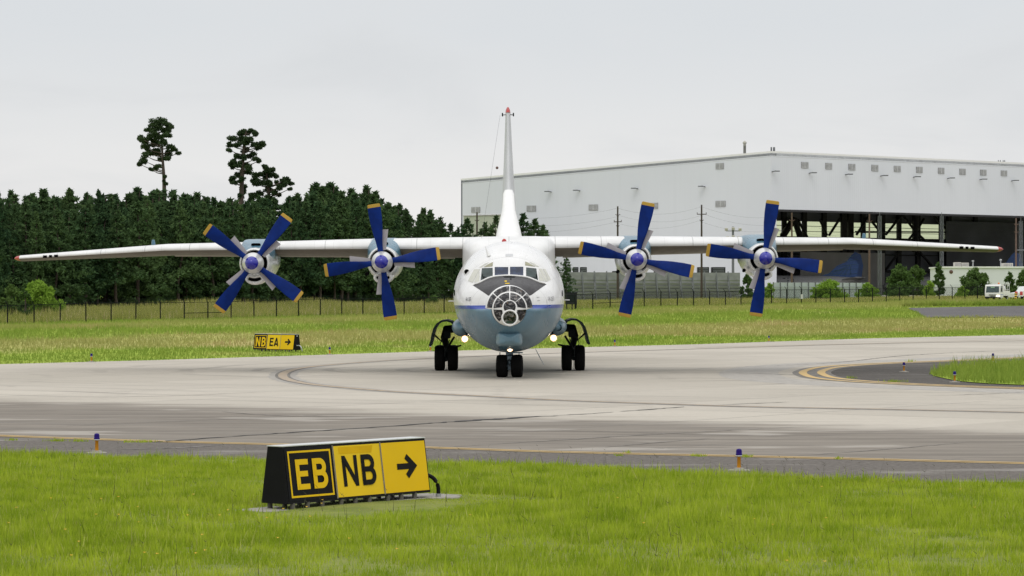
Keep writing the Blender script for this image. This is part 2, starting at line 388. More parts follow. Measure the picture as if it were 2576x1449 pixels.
# ---------------------------------------------------------------- mesh building
class MB:
    def __init__(s): s.v, s.f, s.m, s.sm = [], [], [], []
    def add(s, vs, fs, mat=0, smooth=False):
        b = len(s.v); s.v.extend(tuple(v) for v in vs)
        for f in fs: s.f.append(tuple(b + i for i in f)); s.m.append(mat); s.sm.append(smooth)
        return s
    def quad(s, a, b, c, d, mat=0): return s.add([a, b, c, d], [(0, 1, 2, 3)], mat)
    def box(s, c, size, mat=0, rot=None, bev=0):
        hx, hy, hz = (q / 2 for q in size)
        if bev:
            bm = bmesh.new(); bmesh.ops.create_cube(bm, size=1); bmesh.ops.scale(bm, vec=size, verts=bm.verts)
            bmesh.ops.bevel(bm, geom=list(bm.edges), offset=bev, segments=2, affect='EDGES', profile=.6)
            vs = [v.co.copy() for v in bm.verts]; bm.verts.index_update(); fs = [[v.index for v in f.verts] for f in bm.faces]; bm.free()
        else:
            vs = [Vector((x, y, z)) for x in (-hx, hx) for y in (-hy, hy) for z in (-hz, hz)]
            fs = [(0, 1, 3, 2), (4, 6, 7, 5), (0, 4, 5, 1), (2, 3, 7, 6), (0, 2, 6, 4), (1, 5, 7, 3)]
        if rot is not None: vs = [rot @ v for v in vs]
        c = Vector(c)
        return s.add([v + c for v in vs], fs, mat)
    def rings(s, rings, mat=0, smooth=True, caps=True, close=True):
        n = len(rings[0]); vs = [p for r in rings for p in r]; fs = []
        for i in range(len(rings) - 1):
            for j in range(n if close else n - 1):
                k = (j + 1) % n
                fs.append((i * n + j, i * n + k, (i + 1) * n + k, (i + 1) * n + j))
        s.add(vs, fs, mat, smooth)
        if caps and close:
            s.add(rings[0], [tuple(range(n - 1, -1, -1))], mat); s.add(rings[-1], [tuple(range(n))], mat)
        return s
    def tube(s, pts, rad, n=8, mat=0, smooth=True, caps=True):
        pts = [Vector(p) for p in pts]
        if isinstance(rad, (int, float)): rad = [rad] * len(pts)
        rs = []
        for i, p in enumerate(pts):
            t = (pts[min(i + 1, len(pts) - 1)] - pts[max(i - 1, 0)]).normalized()
            up = Vector((0, 0, 1)) if abs(t.z) < .9 else Vector((0, 1, 0))
            a = t.cross(up).normalized(); b = t.cross(a)
            rs.append([p + (a * math.cos(2 * PI * j / n) + b * math.sin(2 * PI * j / n)) * rad[i] for j in range(n)])
        return s.rings(rs, mat, smooth, caps)
    def lathe(s, prof, origin, axis='Y', n=32, mat=0, smooth=True):
        o = Vector(origin); rs = []
        for (t, r) in prof:
            ring = []
            for j in range(n):
                a = 2 * PI * j / n; c, q = math.cos(a) * r, math.sin(a) * r
                ring.append(o + (Vector((c, t, q)) if axis == 'Y' else Vector((c, q, t)) if axis == 'Z' else Vector((t, c, q))))
            rs.append(ring)
        return s.rings(rs, mat, smooth, False)
    def disc(s, c, rx, rz, n=24, mat=0):
        c = Vector(c)
        return s.add([c + Vector((rx * math.cos(2 * PI * j / n), 0, rz * math.sin(2 * PI * j / n))) for j in range(n)], [tuple(range(n))], mat)
    def build(s, name, mats, parent=None, **props):
        me = bpy.data.meshes.new(name)
        me.from_pydata([tuple(v) for v in s.v], [], s.f)
        for m in (mats if isinstance(mats, (list, tuple)) else [mats]): me.materials.append(M[m] if isinstance(m, str) else m)
        me.polygons.foreach_set('material_index', s.m); me.polygons.foreach_set('use_smooth', s.sm)
        me.update()
        o = bpy.data.objects.new(name, me); C.objects.link(o)
        if parent: o.parent = parent
        for k, v in props.items(): o[k] = v
        return o
def thing(name, label, category, loc=(0, 0, 0), rz=0, group=None):
    o = bpy.data.objects.new(name, None); C.objects.link(o); o.location = loc; o.rotation_euler = (0, 0, rz)
    o['label'] = label; o['category'] = category
    if group: o['group'] = group
    return o
def dup(root, loc, rz=0, scale=None, label=None, group=None):
    r = root.copy(); C.objects.link(r); r.location = loc; r.rotation_euler = (0, 0, rz)
    if scale: r.scale = scale
    if label: r['label'] = label
    if group: r['group'] = group
    for ch in list(root.children):
        c = ch.copy(); C.objects.link(c); c.parent = r
        for g in list(ch.children):
            d = g.copy(); C.objects.link(d); d.parent = c
    return r
def fast_mesh(name, verts, faces, mats, mat_idx=None, nper=3, **props):
    """numpy arrays straight into one mesh (used for grass)"""
    me = bpy.data.meshes.new(name); nf = len(faces)
    me.vertices.add(len(verts)); me.vertices.foreach_set('co', verts.astype(np.float32).ravel())
    me.loops.add(nf * nper); me.loops.foreach_set('vertex_index', faces.astype(np.int32).ravel())
    me.polygons.add(nf); me.polygons.foreach_set('loop_start', np.arange(0, nf * nper, nper, dtype=np.int32)); me.polygons.foreach_set('loop_total', np.full(nf, nper, dtype=np.int32))
    for m in mats: me.materials.append(M[m])
    if mat_idx is not None: me.polygons.foreach_set('material_index', mat_idx.astype(np.int32))
    me.update(calc_edges=True)
    o = bpy.data.objects.new(name, me); C.objects.link(o)
    for k, v in props.items(): o[k] = v
    return o
# ================================================================ ground
EDGE_PX = [(0, 916.5), (380, 906.6), (761, 894.5), (1090, 884), (1490, 873), (1750, 866.5), (2167, 852), (2576, 842.5)]
EDGE = [G(*p) for p in EDGE_PX]
a, b = EDGE[0], EDGE[1]; EDGE.insert(0, a + (a - b) * 18)
a, b = EDGE[-1], EDGE[-2]; EDGE.append(a + (a - b) * 14)
ex = np.array([p.x for p in EDGE]); ey = np.array([p.y for p in EDGE])
def edge_y(X): return np.interp(X, ex, ey)
def fence_y(X): return 259.2 + 1.1171 * (X + 45.85)
def sstep(t): t = np.clip(t, 0, 1); return t * t * (3 - 2 * t)
def ground_z(X, Y):
    X = np.asarray(X, float); Y = np.asarray(Y, float)
    ye = edge_y(X); yf = np.maximum(fence_y(X), ye + 60)
    n = (X + 45.85) / 2.0342
    zf = np.interp(n, [-60, 0, 19, 31, 53, 75, 160], [0, 0, .64, 1.17, 1.89, 2.05, 2.1])
    r = (Y - ye) / (yf - ye)
    z = zf * sstep((r - .08) / .92)
    beyond = np.clip(Y - yf, 0, None)
    rise = np.interp(X, [-60, 0, 40], [.9, .6, .1])
    z = z + rise * sstep(beyond / 45)
    z = z + .03 * sstep((Y - ye) / 3) + .05 * np.sin(X * .21 + Y * .13) * sstep((Y - ye - 5) / 20)
    return z
def gz(X, Y): return float(ground_z(X, Y))
def T(x, y, dmin=60, dmax=900):       # picture point on the terrain
    d = np.arange(dmin, dmax, .5); X = (x - CX) * d / F; Z = HC + (HY - y) * d / F
    below = Z <= np.where(d > edge_y(X), ground_z(X, d), 0)
    return P(x, y, float(d[np.argmax(below)]) if below.any() else dmax)
# base sheet to the horizon
g = MB(); g.quad((-6000, -800, -.35), (6000, -800, -.35), (6000, 9000, -.35), (-6000, 9000, -.35))
g.build('ground', 'field', kind='structure')
m = MB(); m.add([(-40, 520, 2.25), (200, 500, 2.25), (420, 640, 2.25), (420, 1100, 2.25), (-140, 1100, 2.25), (-60, 690, 2.25)], [(0, 1, 2, 3, 4, 5)]); m.build('hangar_apron', 'concrete', kind='structure')
# far field
cols = np.unique(np.concatenate([np.linspace(-330, -70, 27), np.linspace(-70, 110, 121), np.linspace(110, 420, 32)]))
ts = np.concatenate([[0, .4, 1, 2, 4], np.arange(7, 300, 3.5), np.arange(300, 1200, 30)])
XX = np.repeat(cols[:, None], len(ts), 1); YY = edge_y(cols)[:, None] + ts[None, :]
wobble = .35 * np.sin(cols * 1.7) + .3 * np.sin(cols * 4.1 + 1)
YY[:, 0] += wobble
ZZ = ground_z(XX, YY); ZZ[:, 0] = -.06
vs = np.stack([XX, YY, ZZ], -1).reshape(-1, 3); nt_ = len(ts)
I = (np.arange(len(cols) - 1)[:, None] * nt_ + np.arange(nt_ - 1)[None, :]).ravel()
fs = np.stack([I, I + nt_, I + nt_ + 1, I + 1], -1)
fast_mesh('field', vs, fs, ['field'], None, 4, kind='structure').data.polygons.foreach_set('use_smooth', [True] * len(fs))
# pavement
NEAR_PX = [(0, 1146), (380, 1157), (666, 1160), (1078, 1165), (1371, 1173), (1632, 1186), (1820, 1196), (2071, 1206), (2391, 1219), (2576, 1224)]
NEAR = [G(*p) for p in NEAR_PX]
YEL_PX = [(0, 1096.5), (380, 1110.2), (723, 1119), (1071, 1126), (1371, 1136.7), (1820, 1147), (2135, 1154.5), (2576, 1166)]
YEL = [G(*p) for p in YEL_PX]
def ext(pts, l=60):
    a, b = pts[0], pts[1]; c, d = pts[-1], pts[-2]
    return [a + (a - b).normalized() * l] + list(pts) + [c + (c - d).normalized() * l]
NEARX, YELX = ext(NEAR, 80), ext(YEL, 80)
def strip_between(lo, hi, z, name, mat, n=80, **kw):
    xs = np.linspace(max(lo[0].x, hi[0].x), min(lo[-1].x, hi[-1].x), n)
    yl = np.interp(xs, [p.x for p in lo], [p.y for p in lo]); yh = np.interp(xs, [p.x for p in hi], [p.y for p in hi])
    m = MB(); m.rings([[Vector((x, y, z)) for x, y in zip(xs, yl)], [Vector((x, y, z)) for x, y in zip(xs, yh)]], close=False, smooth=False)
    return m.build(name, mat, **kw)
far = [Vector((p.x, p.y + 1.5, 0)) for p in EDGE]
nearline = [Vector((-330, 140, 0))] + [p for p in YELX] + [Vector((230, -20, 0))]
m = MB(); xs = np.linspace(-240, 225, 160)
yl = np.interp(xs, [p.x for p in YELX], [p.y for p in YELX]) - .6; yh = edge_y(xs) + 1.2
m.rings([[Vector((x, y, 0)) for x, y in zip(xs, yl)], [Vector((x, y, 0)) for x, y in zip(xs, yh)]], close=False, smooth=False)
m.build('taxiway', 'concrete', kind='structure')
lo = [p + Vector((0, -3, 0)) for p in NEARX]; hi = [p + Vector((0, -.35, 0)) for p in YELX]
strip_between(lo, hi, .004, 'taxiway_shoulder', 'asphalt', kind='structure')

def ribbon(pts, width, z, name, mat, closed=False, jitter=0, seed=1, res=.6, taper=False, **kw):
    pts = [Vector(p) for p in pts]; q = []
    ln = [(pts[i + 1] - pts[i]).length for i in range(len(pts) - 1)]
    def tangent(i):
        if i == 0: return (pts[1] - pts[0]) / ln[0]
        if i == len(pts) - 1: return (pts[-1] - pts[-2]) / ln[-1]
        a, b = (pts[i] - pts[i - 1]) / ln[i - 1], (pts[i + 1] - pts[i]) / ln[i]
        return (a * ln[i] + b * ln[i - 1]) / (ln[i] + ln[i - 1])
    for i in range(len(pts) - 1):
        h, m0, m1 = ln[i], tangent(i), tangent(i + 1)
        n = max(2, int(h / res))
        for j in range(n):
            t = j / n
            q.append((2 * t ** 3 - 3 * t * t + 1) * pts[i] + (t ** 3 - 2 * t * t + t) * h * m0 + (3 * t * t - 2 * t ** 3) * pts[i + 1] + (t ** 3 - t * t) * h * m1)
    q.append(pts[-1]); rr = random.Random(seed); L, Rr = [], []
    for i, p in enumerate(q):
        t = (q[min(i + 1, len(q) - 1)] - q[max(i - 1, 0)]).normalized(); nrm = Vector((-t.y, t.x, 0))
        w = width if not jitter else width * (1 + rr.uniform(-jitter, jitter))
        if taper: w *= max(.12, max(0, math.sin(PI * i / (len(q) - 1))) ** .5)
        off = nrm * (rr.uniform(-jitter, jitter) * width * .9 if jitter else 0)
        L.append(p + off + nrm * w / 2 + Vector((0, 0, z))); Rr.append(p + off - nrm * w / 2 + Vector((0, 0, z)))
    mm = MB(); mm.rings([L, Rr], close=False, smooth=False)
    return mm.build(name, mat, kind='structure', **kw), q
# near edge line: two stripes
for off in (-.17, .17):
    ribbon([p + Vector((0, off, 0)) for p in YELX], .15, .008, 'taxiway_edge_line', 'line_yellow', res=2)
# turning centre line with dark border and a pale halo
CL = [G(*p) for p in [(2576, 1037.4), (2231, 1030), (1878, 1023), (1632, 1015), (1436, 1008), (1208, 996.4), (980, 984.6), (875, 976), (799, 969), (742, 960), (716, 951.5), (711, 944), (724, 934.5), (761, 925.7), (837, 917.3), (980, 907), (1290, 892.5), (1750, 877.7), (2071, 868), (2576, 857)]]
CL = ext(CL, 30)
ribbon(CL, 1.0, .004, 'taxiway_line_halo', 'line_halo', jitter=.06)
ribbon(CL, .54, .008, 'taxiway_line_border', 'line_black')
ribbon(CL, .32, .012, 'taxiway_centre_line', 'line_faded')
ribbon([G(*p) for p in [(1750, 874.5), (2167, 864.5), (2576, 853)]], .2, .012, 'taxiway_centre_line', 'line_faded')
# island with its double edge line
OUT = [G(*p) for p in [(2576, 899), (2391, 907), (2231, 913), (2135, 917.8), (2071, 923), (2032, 930.6), (2019.5, 937), (2026, 943.5), (2055, 951.5), (2103, 957), (2231, 965.3), (2391, 972.3), (2576, 978.7)]]
OUT = ext(OUT, 40)
_, q = ribbon(OUT, .3, .012, 'taxiway_edge_line', 'line_yellow')
def offset(q, d):
    r = []
    for i, p in enumerate(q):
        t = (q[min(i + 1, len(q) - 1)] - q[max(i - 1, 0)]).normalized(); r.append(p + Vector((-t.y, t.x, 0)) * d)
    return r
ribbon(offset(q, .34)[::3], 1.45, .004, 'taxiway_line_border', 'line_black')
ribbon(offset(q, -2.0)[::3], 2.2, .002, 'taxiway_line_halo', 'line_halo')
ribbon(offset(q, .68)[::3], .3, .012, 'taxiway_edge_line', 'line_yellow')
inner = offset(q, 1.05)
h = len(inner) // 2
m = MB(); c = inner[h] + Vector((12, 0, 0))
m.add([p + Vector((0, 0, .006)) for p in inner] , [tuple(range(len(inner)))], 0)
m.build('island_shoulder', 'asphalt_dark', kind='structure')
ISL = [G(*p) for p in [(2344, 944), (2375, 953), (2440, 963), (2576, 970)]] + [G(2800, 974), G(2800, 905), G(2576, 911), (G(2488, 917)), G(2391, 927), G(2350, 938)]
def smooth_closed(pts, n=8):
    r = []
    for i in range(len(pts)):
        p0, p1, p2, p3 = pts[i - 1], pts[i], pts[(i + 1) % len(pts)], pts[(i + 2) % len(pts)]
        for j in range(n):
            t = j / n; r.append(.5 * ((2 * p1) + (p2 - p0) * t + (2 * p0 - 5 * p1 + 4 * p2 - p3) * t * t + (3 * p1 - p0 - 3 * p2 + p3) * t ** 3))
    return r
ISLS = smooth_closed(ISL)
m = MB(); m.add([p + Vector((0, 0, .03)) for p in ISLS], [tuple(range(len(ISLS)))]); m.build('island_verge', 'field', kind='structure')
# cracks and sealed joints
def crack(px, w, mat='crack', jit=.45, seed=1, taper=True):
    ribbon([G(*p) for p in px], w, .010, 'pavement_crack', mat, jitter=jit, seed=seed, res=.25, taper=taper)
crack([(388, 1113), (520, 1103), (760, 1087), (980, 1073), (1084, 1065)], .10, seed=2, taper=False)
crack([(1075, 1065.5), (1160, 1060), (1290, 1052.3), (1400, 1046)], .24, seed=3)
crack([(1390, 1046.3), (1518, 1039), (1545, 1037)], .09, seed=4)
crack([(1560, 1036), (1640, 1030), (1725, 1023.5)], .11, seed=5)
crack([(1800, 1020), (1870, 1016.5), (1984, 1012)], .10, seed=6)
crack([(0, 1080), (300, 1066), (640, 1052), (900, 1040)], .06, 'hair', seed=7)
crack([(1080, 1128), (1400, 1108), (1700, 1090), (2100, 1070)], .07, 'hair', seed=8)
crack([(2000, 1147), (2200, 1133), (2430, 1113)], .06, 'hair', seed=9)
crack([(1500, 1128), (1560, 1122), (1800, 1102)], .05, 'hair', seed=10)
crack([(1560, 940), (1800, 938), (2040, 945), (2300, 958)], .12, 'hair', seed=11)
crack([(1750, 927), (2000, 918), (2300, 893), (2576, 879)], .12, 'hair', seed=12)
crack([(1100, 1078), (1500, 1086), (2000, 1099), (2500, 1106)], .05, 'hair', seed=13)
crack([(0, 1000), (340, 998), (700, 985)], .07, 'hair', seed=14)
crack([(560, 1036), (660, 1044), (1020, 1052)], .08, 'hair', seed=15)
crack([(2320, 996), (2440, 993), (2576, 987)], .09, 'hair', seed=16)
crack([(290, 1132), (420, 1128), (560, 1122)], .16, 'hair', seed=17)
# paved slope on the embankment
def conform(poly_px, name, mat, lift, n=14):
    a, b, c, d = poly_px          # top-left, top-right, bottom-right, bottom-left (picture points)
    m = MB(); rows = []
    for i in range(n + 1):
        v = i / n; row = []
        for j in range(2 * n + 1):
            u = j / (2 * n)
            x = (a[0] * (1 - u) + b[0] * u) * (1 - v) + (d[0] * (1 - u) + c[0] * u) * v
            y = (a[1] * (1 - u) + b[1] * u) * (1 - v) + (d[1] * (1 - u) + c[1] * u) * v
            p = T(x, y); row.append(Vector((p.x, p.y, gz(p.x, p.y) + lift)))
        rows.append(row)
    m.rings(rows, close=False)
    return m.build(name, mat, kind='structure')
conform([(2284, 776), (2660, 769), (2720, 799), (2330, 800)], 'slope_pavement', 'slope_paving', .06)

# near lawn
xs = np.linspace(-60, 60, 241)
yN = np.interp(xs, [p.x for p in NEARX], [p.y for p in NEARX])
m = MB(); rows = []
rows.append([Vector((x, y + .12 * math.sin(x * 5) + .1 * math.sin(x * 11.3), -.02)) for x, y in zip(xs, yN)])
for k_ in (.25, 1, 3, 6, 10, 15, 22, 40, 70):
    rows.append([Vector((x, y - k_, .02 + .02 * math.sin(x * .9 + k_) )) for x, y in zip(xs, yN)])
m.rings(rows, close=False); m.build('lawn', 'soil', kind='structure')

# ---------------------------------------------------------------- grass
def blades(px, py, pz, hgt, wid, seed, lean=.45, ntall=None):
    n = len(px); r = np.random.default_rng(seed)
    an = r.uniform(0, 2 * PI, n); dx, dy = np.cos(an), np.sin(an)
    la = r.uniform(0, 2 * PI, n); ll = r.uniform(0, lean, n) * hgt
    v = np.empty((n, 3, 3))
    v[:, 0] = np.stack([px - dx * wid / 2, py - dy * wid / 2, pz - .02], -1)
    v[:, 1] = np.stack([px + dx * wid / 2, py + dy * wid / 2, pz - .02], -1)
    v[:, 2] = np.stack([px + np.cos(la) * ll, py + np.sin(la) * ll, pz + hgt], -1)
    return v.reshape(-1, 3), np.arange(3 * n).reshape(n, 3)
def vnoise(x, y, s, seed):
    r = np.random.default_rng(seed); g = r.random((64, 64))
    u, w = x * s, y * s; i, j = np.floor(u).astype(int), np.floor(w).astype(int); fu, fw = sstep(u - i), sstep(w - j)
    q = lambda a, b: g[a % 64, b % 64]
    return (q(i, j) * (1 - fu) + q(i + 1, j) * fu) * (1 - fw) + (q(i, j + 1) * (1 - fu) + q(i + 1, j + 1) * fu) * fw
SIGN_A = Vector((-3.05, 38.9, 0)); SIGN_B = Vector((-1.18, 41.3, 0))
r = np.random.default_rng(5)
N = 620000
d = 27.5 + 29 * r.random(N) ** .85; px = (r.random(N) * 2 - 1) * (d * .185 + 2.2); py = d
yn = np.interp(px, [p.x for p in NEARX], [p.y for p in NEARX])
edge_n = .9 * vnoise(px, py, .8, 3) + .5 * vnoise(px, py, 2.7, 4) - .75
keep = py < yn + edge_n
# bare strip at the sign's slab
u = (SIGN_B - SIGN_A).normalized(); nx, ny = u.y, -u.x
su = (px - SIGN_A.x) * u.x + (py - SIGN_A.y) * u.y; sv = (px - SIGN_A.x) * nx + (py - SIGN_A.y) * ny
pad = (su > -.5) & (su < 3.6) & (sv < .06) & (sv > -.62)
keep &= ~pad
for lx, ly in ((243.5, 1140), (1859, 1184)):
    q_ = G(lx, ly); keep &= ~((np.abs(px - q_.x) < .38) & (py > q_.y - .9))
h1 = vnoise(px, py, .35, 1); h2 = vnoise(px, py, 1.3, 2)
h3 = vnoise(px, py, 4.1, 14); hgt = .76 * (.025 + .085 * h1 + .05 * h2 + .05 * h3) * r.uniform(.45, 1.4, N)
bare = (vnoise(px, py, .6, 8) * .7 + vnoise(px, py, 2.2, 18) * .3 > .68) & (r.random(N) < .62)
keep &= ~bare
mown = (su > -.8) & (su < 4.1); hgt = np.where(mown & (sv < 2.4) & (sv > -1.2), hgt * np.interp(sv, [-1.2, 0, 1.2, 2.6], [1, .2, .24, 1]), hgt)
px, py, hgt = px[keep], py[keep], hgt[keep]
va, fa = blades(px, py, np.full(len(px), .02), hgt, r.uniform(.007, .016, len(px)), 11, .75)
nc = 60000; cxx = r.choice(len(px), nc); tq = (vnoise(px[cxx], py[cxx], 1.9, 44) > .45) & (hgt[cxx] > .03); cxx = cxx[tq]
vc, fc = blades(px[cxx] + r.normal(0, .03, len(cxx)), py[cxx] + r.normal(0, .03, len(cxx)), np.full(len(cxx), .02), hgt[cxx] * r.uniform(1.1, 1.9, len(cxx)), r.uniform(.016, .032, len(cxx)), 13, .6)
fa = np.concatenate([fa, fc + len(va)]); va = np.concatenate([va, vc])
# seed stalks and a few flowers in the same sward
n2 = 420
sx = (r.random(n2) * 2 - 1) * 9; sy = 29 + 24 * r.random(n2); sy = np.minimum(sy, np.interp(sx, [p.x for p in NEARX], [p.y for p in NEARX]) - .2)
vb, fb = blades(sx, sy, np.full(n2, .02), r.uniform(.16, .34, n2), np.full(n2, .009), 12, .5)
tips = vb.reshape(n2, 3, 3)[:, 2]
hv = []
for t in tips:
    for s in (-1, 1):
        if rnd.random() < .75: hv.append([t, t + [.006, 0, .004], t + [s * rnd.uniform(.02, .06), rnd.uniform(-.03, .03), rnd.uniform(.02, .06)]])
vh = np.array(hv).reshape(-1, 3); fh = np.arange(len(vh)).reshape(-1, 3)
n3 = 46; fx = (r.random(n3) * 2 - 1) * 7; fx[:26] = -7 + 4.5 * r.random(26); fy = 30 + 12 * r.random(n3)
hv = []
for x, y in zip(fx, fy):
    z = rnd.uniform(.10, .18)
    for k_ in range(5):
        an = k_ * 1.257; hv.append([[x, y, z], [x + .022 * math.cos(an), y + .022 * math.sin(an), z + .008], [x + .022 * math.cos(an + .8), y + .022 * math.sin(an + .8), z + .012]])
vf = np.array(hv).reshape(-1, 3); ff = np.arange(len(vf)).reshape(-1, 3)
allv = np.concatenate([va, vb, vh, vf]); o1, o2, o3 = len(va), len(va) + len(vb), len(va) + len(vb) + len(vh)
allf = np.concatenate([fa, fb + o1, fh + o2, ff + o3])
mi = np.concatenate([np.zeros(len(fa)), np.ones(len(fb) + len(fh)), np.full(len(ff), 2)])
fast_mesh('grass', allv, allf, ['lawn_blade', 'stalk', 'flower'], mi, 3, kind='stuff')
# weeds in the joints of the near shoulder
wx, wy = [], []
for (x, y, w, n) in [(30, 1108, 10, 60), (145, 1110, 14, 120), (200, 1111, 12, 90), (352, 1113, 22, 160), (1755, 1148, 10, 110), (1877, 1150, 9, 100), (2108, 1155, 6, 40), (1580, 1140, 4, 40), (2140, 952, 8, 60), (2250, 961, 16, 140), (2290, 910, 6, 60), (1557, 1147, 5, 40)]:
    for _ in range(n):
        p = G(x + rnd.gauss(0, w), y + rnd.gauss(0, .8)); wx.append(p.x); wy.append(p.y)
wx, wy = np.array(wx), np.array(wy)
va, fa = blades(wx, wy, np.full(len(wx), .01), r.uniform(.02, .08, len(wx)) * (wy / 70), r.uniform(.012, .025, len(wx)), 21, .9)
fast_mesh('weeds', va, fa, ['lawn_blade'], None, 3, kind='stuff')
# island grass
n4 = 60000
bx = r.uniform(10, 34, n4); by = r.uniform(90, 145, n4)
from mathutils.geometry import intersect_point_tri_2d
def inside(poly, x, y):
    c = np.zeros(len(x), bool); n = len(poly)
    for i in range(n):
        a, b = poly[i], poly[i - 1]
        cond = ((a.y > y) != (b.y > y)) & (x < (b.x - a.x) * (y - a.y) / (b.y - a.y + 1e-12) + a.x)
        c ^= cond
    return c
k_ = inside(ISLS, bx + .25 * (vnoise(bx, by, 1.5, 4) - .5), by + .8 * (vnoise(bx, by, 1.1, 9) - .5)); bx, by = bx[k_], by[k_]
va, fa = blades(bx, by, np.full(len(bx), .03), r.uniform(.14, .44, len(bx)) * (.5 + vnoise(bx, by, .5, 6)), r.uniform(.02, .05, len(bx)), 22, .7)
fast_mesh('island_grass', va, fa, ['tall_island'] if 'tall_island' in M else ['field_blade'], None, 3, kind='stuff')
# far field blades
n5 = 330000
t = r.random(n5) ** 1.35 * 175; bx = r.uniform(-75, 110, n5); by = edge_y(bx) + .1 + t * 1.3
vis = np.abs(bx) < by * .195 + 3; bx, by, t = bx[vis], by[vis], t[vis]
apron = np.zeros(len(bx), bool)
ap = [T(*p) for p in [(2284, 776), (2660, 769), (2720, 799), (2330, 800)]]
apron = inside(ap, bx, by); bx, by, t = bx[~apron], by[~apron], t[~apron]
hh = (.10 + .16 * vnoise(bx, by, .12, 15) + .12 * vnoise(bx, by, .5, 16)) * np.interp(t, [0, 4, 14, 60], [.38, .5, .85, 1.15])
va, fa = blades(bx, by, ground_z(bx, by), hh * r.uniform(.6, 1.3, len(bx)), r.uniform(.03, .07, len(bx)) * np.interp(by, [120, 300], [1, 1.8]), 23, .6)
fast_mesh('far_grass', va, fa, ['field_blade'], None, 3, kind='stuff')
# tall meadow along and beyond the fence, and the crest in front of the service road
n6 = 120000
bx = r.uniform(-85, 75, n6); by = fence_y(bx) + 3 + r.random(n6) ** .8 * np.interp(bx, [-60, 0, 30, 80], [70, 80, 60, 40])
vis = np.abs(bx) < by * .195 + 4; bx, by = bx[vis], by[vis]
hh = np.interp(bx, [-60, -5, 15, 80], [1.1, 1.0, .55, .5]) * (.35 + .9 * vnoise(bx, by, .12, 31)) * r.uniform(.5, 1.2, len(bx))
va, fa = blades(bx, by, ground_z(bx, by), hh, r.uniform(.08, .18, len(bx)), 24, .45)
fast_mesh('meadow_grass', va, fa, ['tall_grass'], None, 3, kind='stuff')
cr = []
for _ in range(5200):
    x = rnd.uniform(2270, 2640); y = 771.5 - 4.0 * max(0, rnd.gauss(.6, .7)) - (x - 2284) * .008
    p = T(x, y, 200); cr.append((p.x, p.y))
cr = np.array(cr)
va, fa = blades(cr[:, 0], cr[:, 1], ground_z(cr[:, 0], cr[:, 1]), r.uniform(.25, .75, len(cr)), r.uniform(.10, .25, len(cr)), 25, .7)
fast_mesh('crest_grass', va, fa, ['field_blade'], None, 3, kind='stuff')
# ================================================================ the cargo plane (nose towards the camera, metres, y = distance from the camera)
ROLL = R(-.53)
plane = thing('cargo_plane', 'white and pale blue four-engined propeller cargo plane facing the camera on the taxiway', 'aeroplane', (-.082, 105, 0))
plane.rotation_euler = (0, ROLL, 0)
bpy.context.view_layer.update()
PMAT = plane.matrix_world.copy(); PINV = PMAT.inverted()
OY = -105.0
def shift(m):
    m.v = [(x, y + OY, z) for x, y, z in m.v]; return m
def part(m, name, mats, parent=plane, **kw): return shift(m).build(name, mats, parent, **kw)
# ---- fuselage
ST = [(.40, 2.43, .55, .60, 2.99, 1.84), (.62, 2.43, .68, .86, 3.11, 1.66), (.90, 2.45, .83, 1.06, 3.25, 1.52), (1.3, 2.49, 1.18, 1.25, 3.36, 1.38), (1.8, 2.55, 1.44, 1.46, 3.46, 1.22),
      (2.3, 2.62, 1.62, 1.62, 3.58, 1.09), (2.7, 2.68, 1.73, 1.73, 3.90, 1.00), (3.15, 2.73, 1.82, 1.82, 4.22, .94), (4, 2.79, 1.92, 1.92, 4.56, .88), (5, 2.83, 1.98, 1.98, 4.76, .85),
      (6.2, 2.84, 2.0, 2.0, 4.84, .84), (9, 2.84, 2.0, 2.0, 4.84, .84), (18, 2.84, 2.0, 2.0, 4.84, .84), (22, 2.9, 2.0, 2.0, 4.84, .95), (27, 3.4, 1.6, 1.6, 4.8, 2.0), (31, 4.0, .9, .9, 4.75, 3.2), (33, 4.3, .3, .3, 4.6, 4.0)]
sa = np.array(ST)
def station(s):
    i = int(np.clip(np.searchsorted(sa[:, 0], s) - 1, 0, len(sa) - 2))
    t = (s - sa[i, 0]) / (sa[i + 1, 0] - sa[i, 0])
    def tan(j):
        if j == 0: return (sa[1, 1:] - sa[0, 1:]) / (sa[1, 0] - sa[0, 0])
        if j == len(sa) - 1: return (sa[-1, 1:] - sa[-2, 1:]) / (sa[-1, 0] - sa[-2, 0])
        l = (sa[j, 1:] - sa[j - 1, 1:]) / (sa[j, 0] - sa[j - 1, 0]); rr = (sa[j + 1, 1:] - sa[j, 1:]) / (sa[j + 1, 0] - sa[j, 0])
        return np.where(l * rr > 0, 2 * l * rr / (l + rr + 1e-12), 0)
    h = sa[i + 1, 0] - sa[i, 0]; m0, m1 = tan(i) * h, tan(i + 1) * h; p0, p1 = sa[i, 1:], sa[i + 1, 1:]
    return (2 * t ** 3 - 3 * t * t + 1) * p0 + (t ** 3 - 2 * t * t + t) * m0 + (-2 * t ** 3 + 3 * t * t) * p1 + (t ** 3 - t * t) * m1
NR = 96
ss = np.concatenate([np.linspace(.40, 3.2, 36), np.linspace(3.3, 6.2, 16), [7.5, 9, 12, 15, 18, 20, 22, 24, 26, 27, 29, 31, 32, 33]])
rings = []
for s in ss:
    cz, wu, wl, zt, zb = station(s); ring = []
    for j in range(NR):
        a = 2 * PI * j / NR; sn = math.sin(a)
        w = wl + (wu - wl) * float(sstep((sn + .03) / .1))
        ring.append(Vector((w * math.cos(a), 97 + s, cz + (zt - cz if sn > 0 else cz - zb) * sn)))
    rings.append(ring)
m = MB(); m.rings(rings, caps=False); m.add(rings[-1], [tuple(range(NR))])
fus = part(m, 'fuselage', 'fuselage')
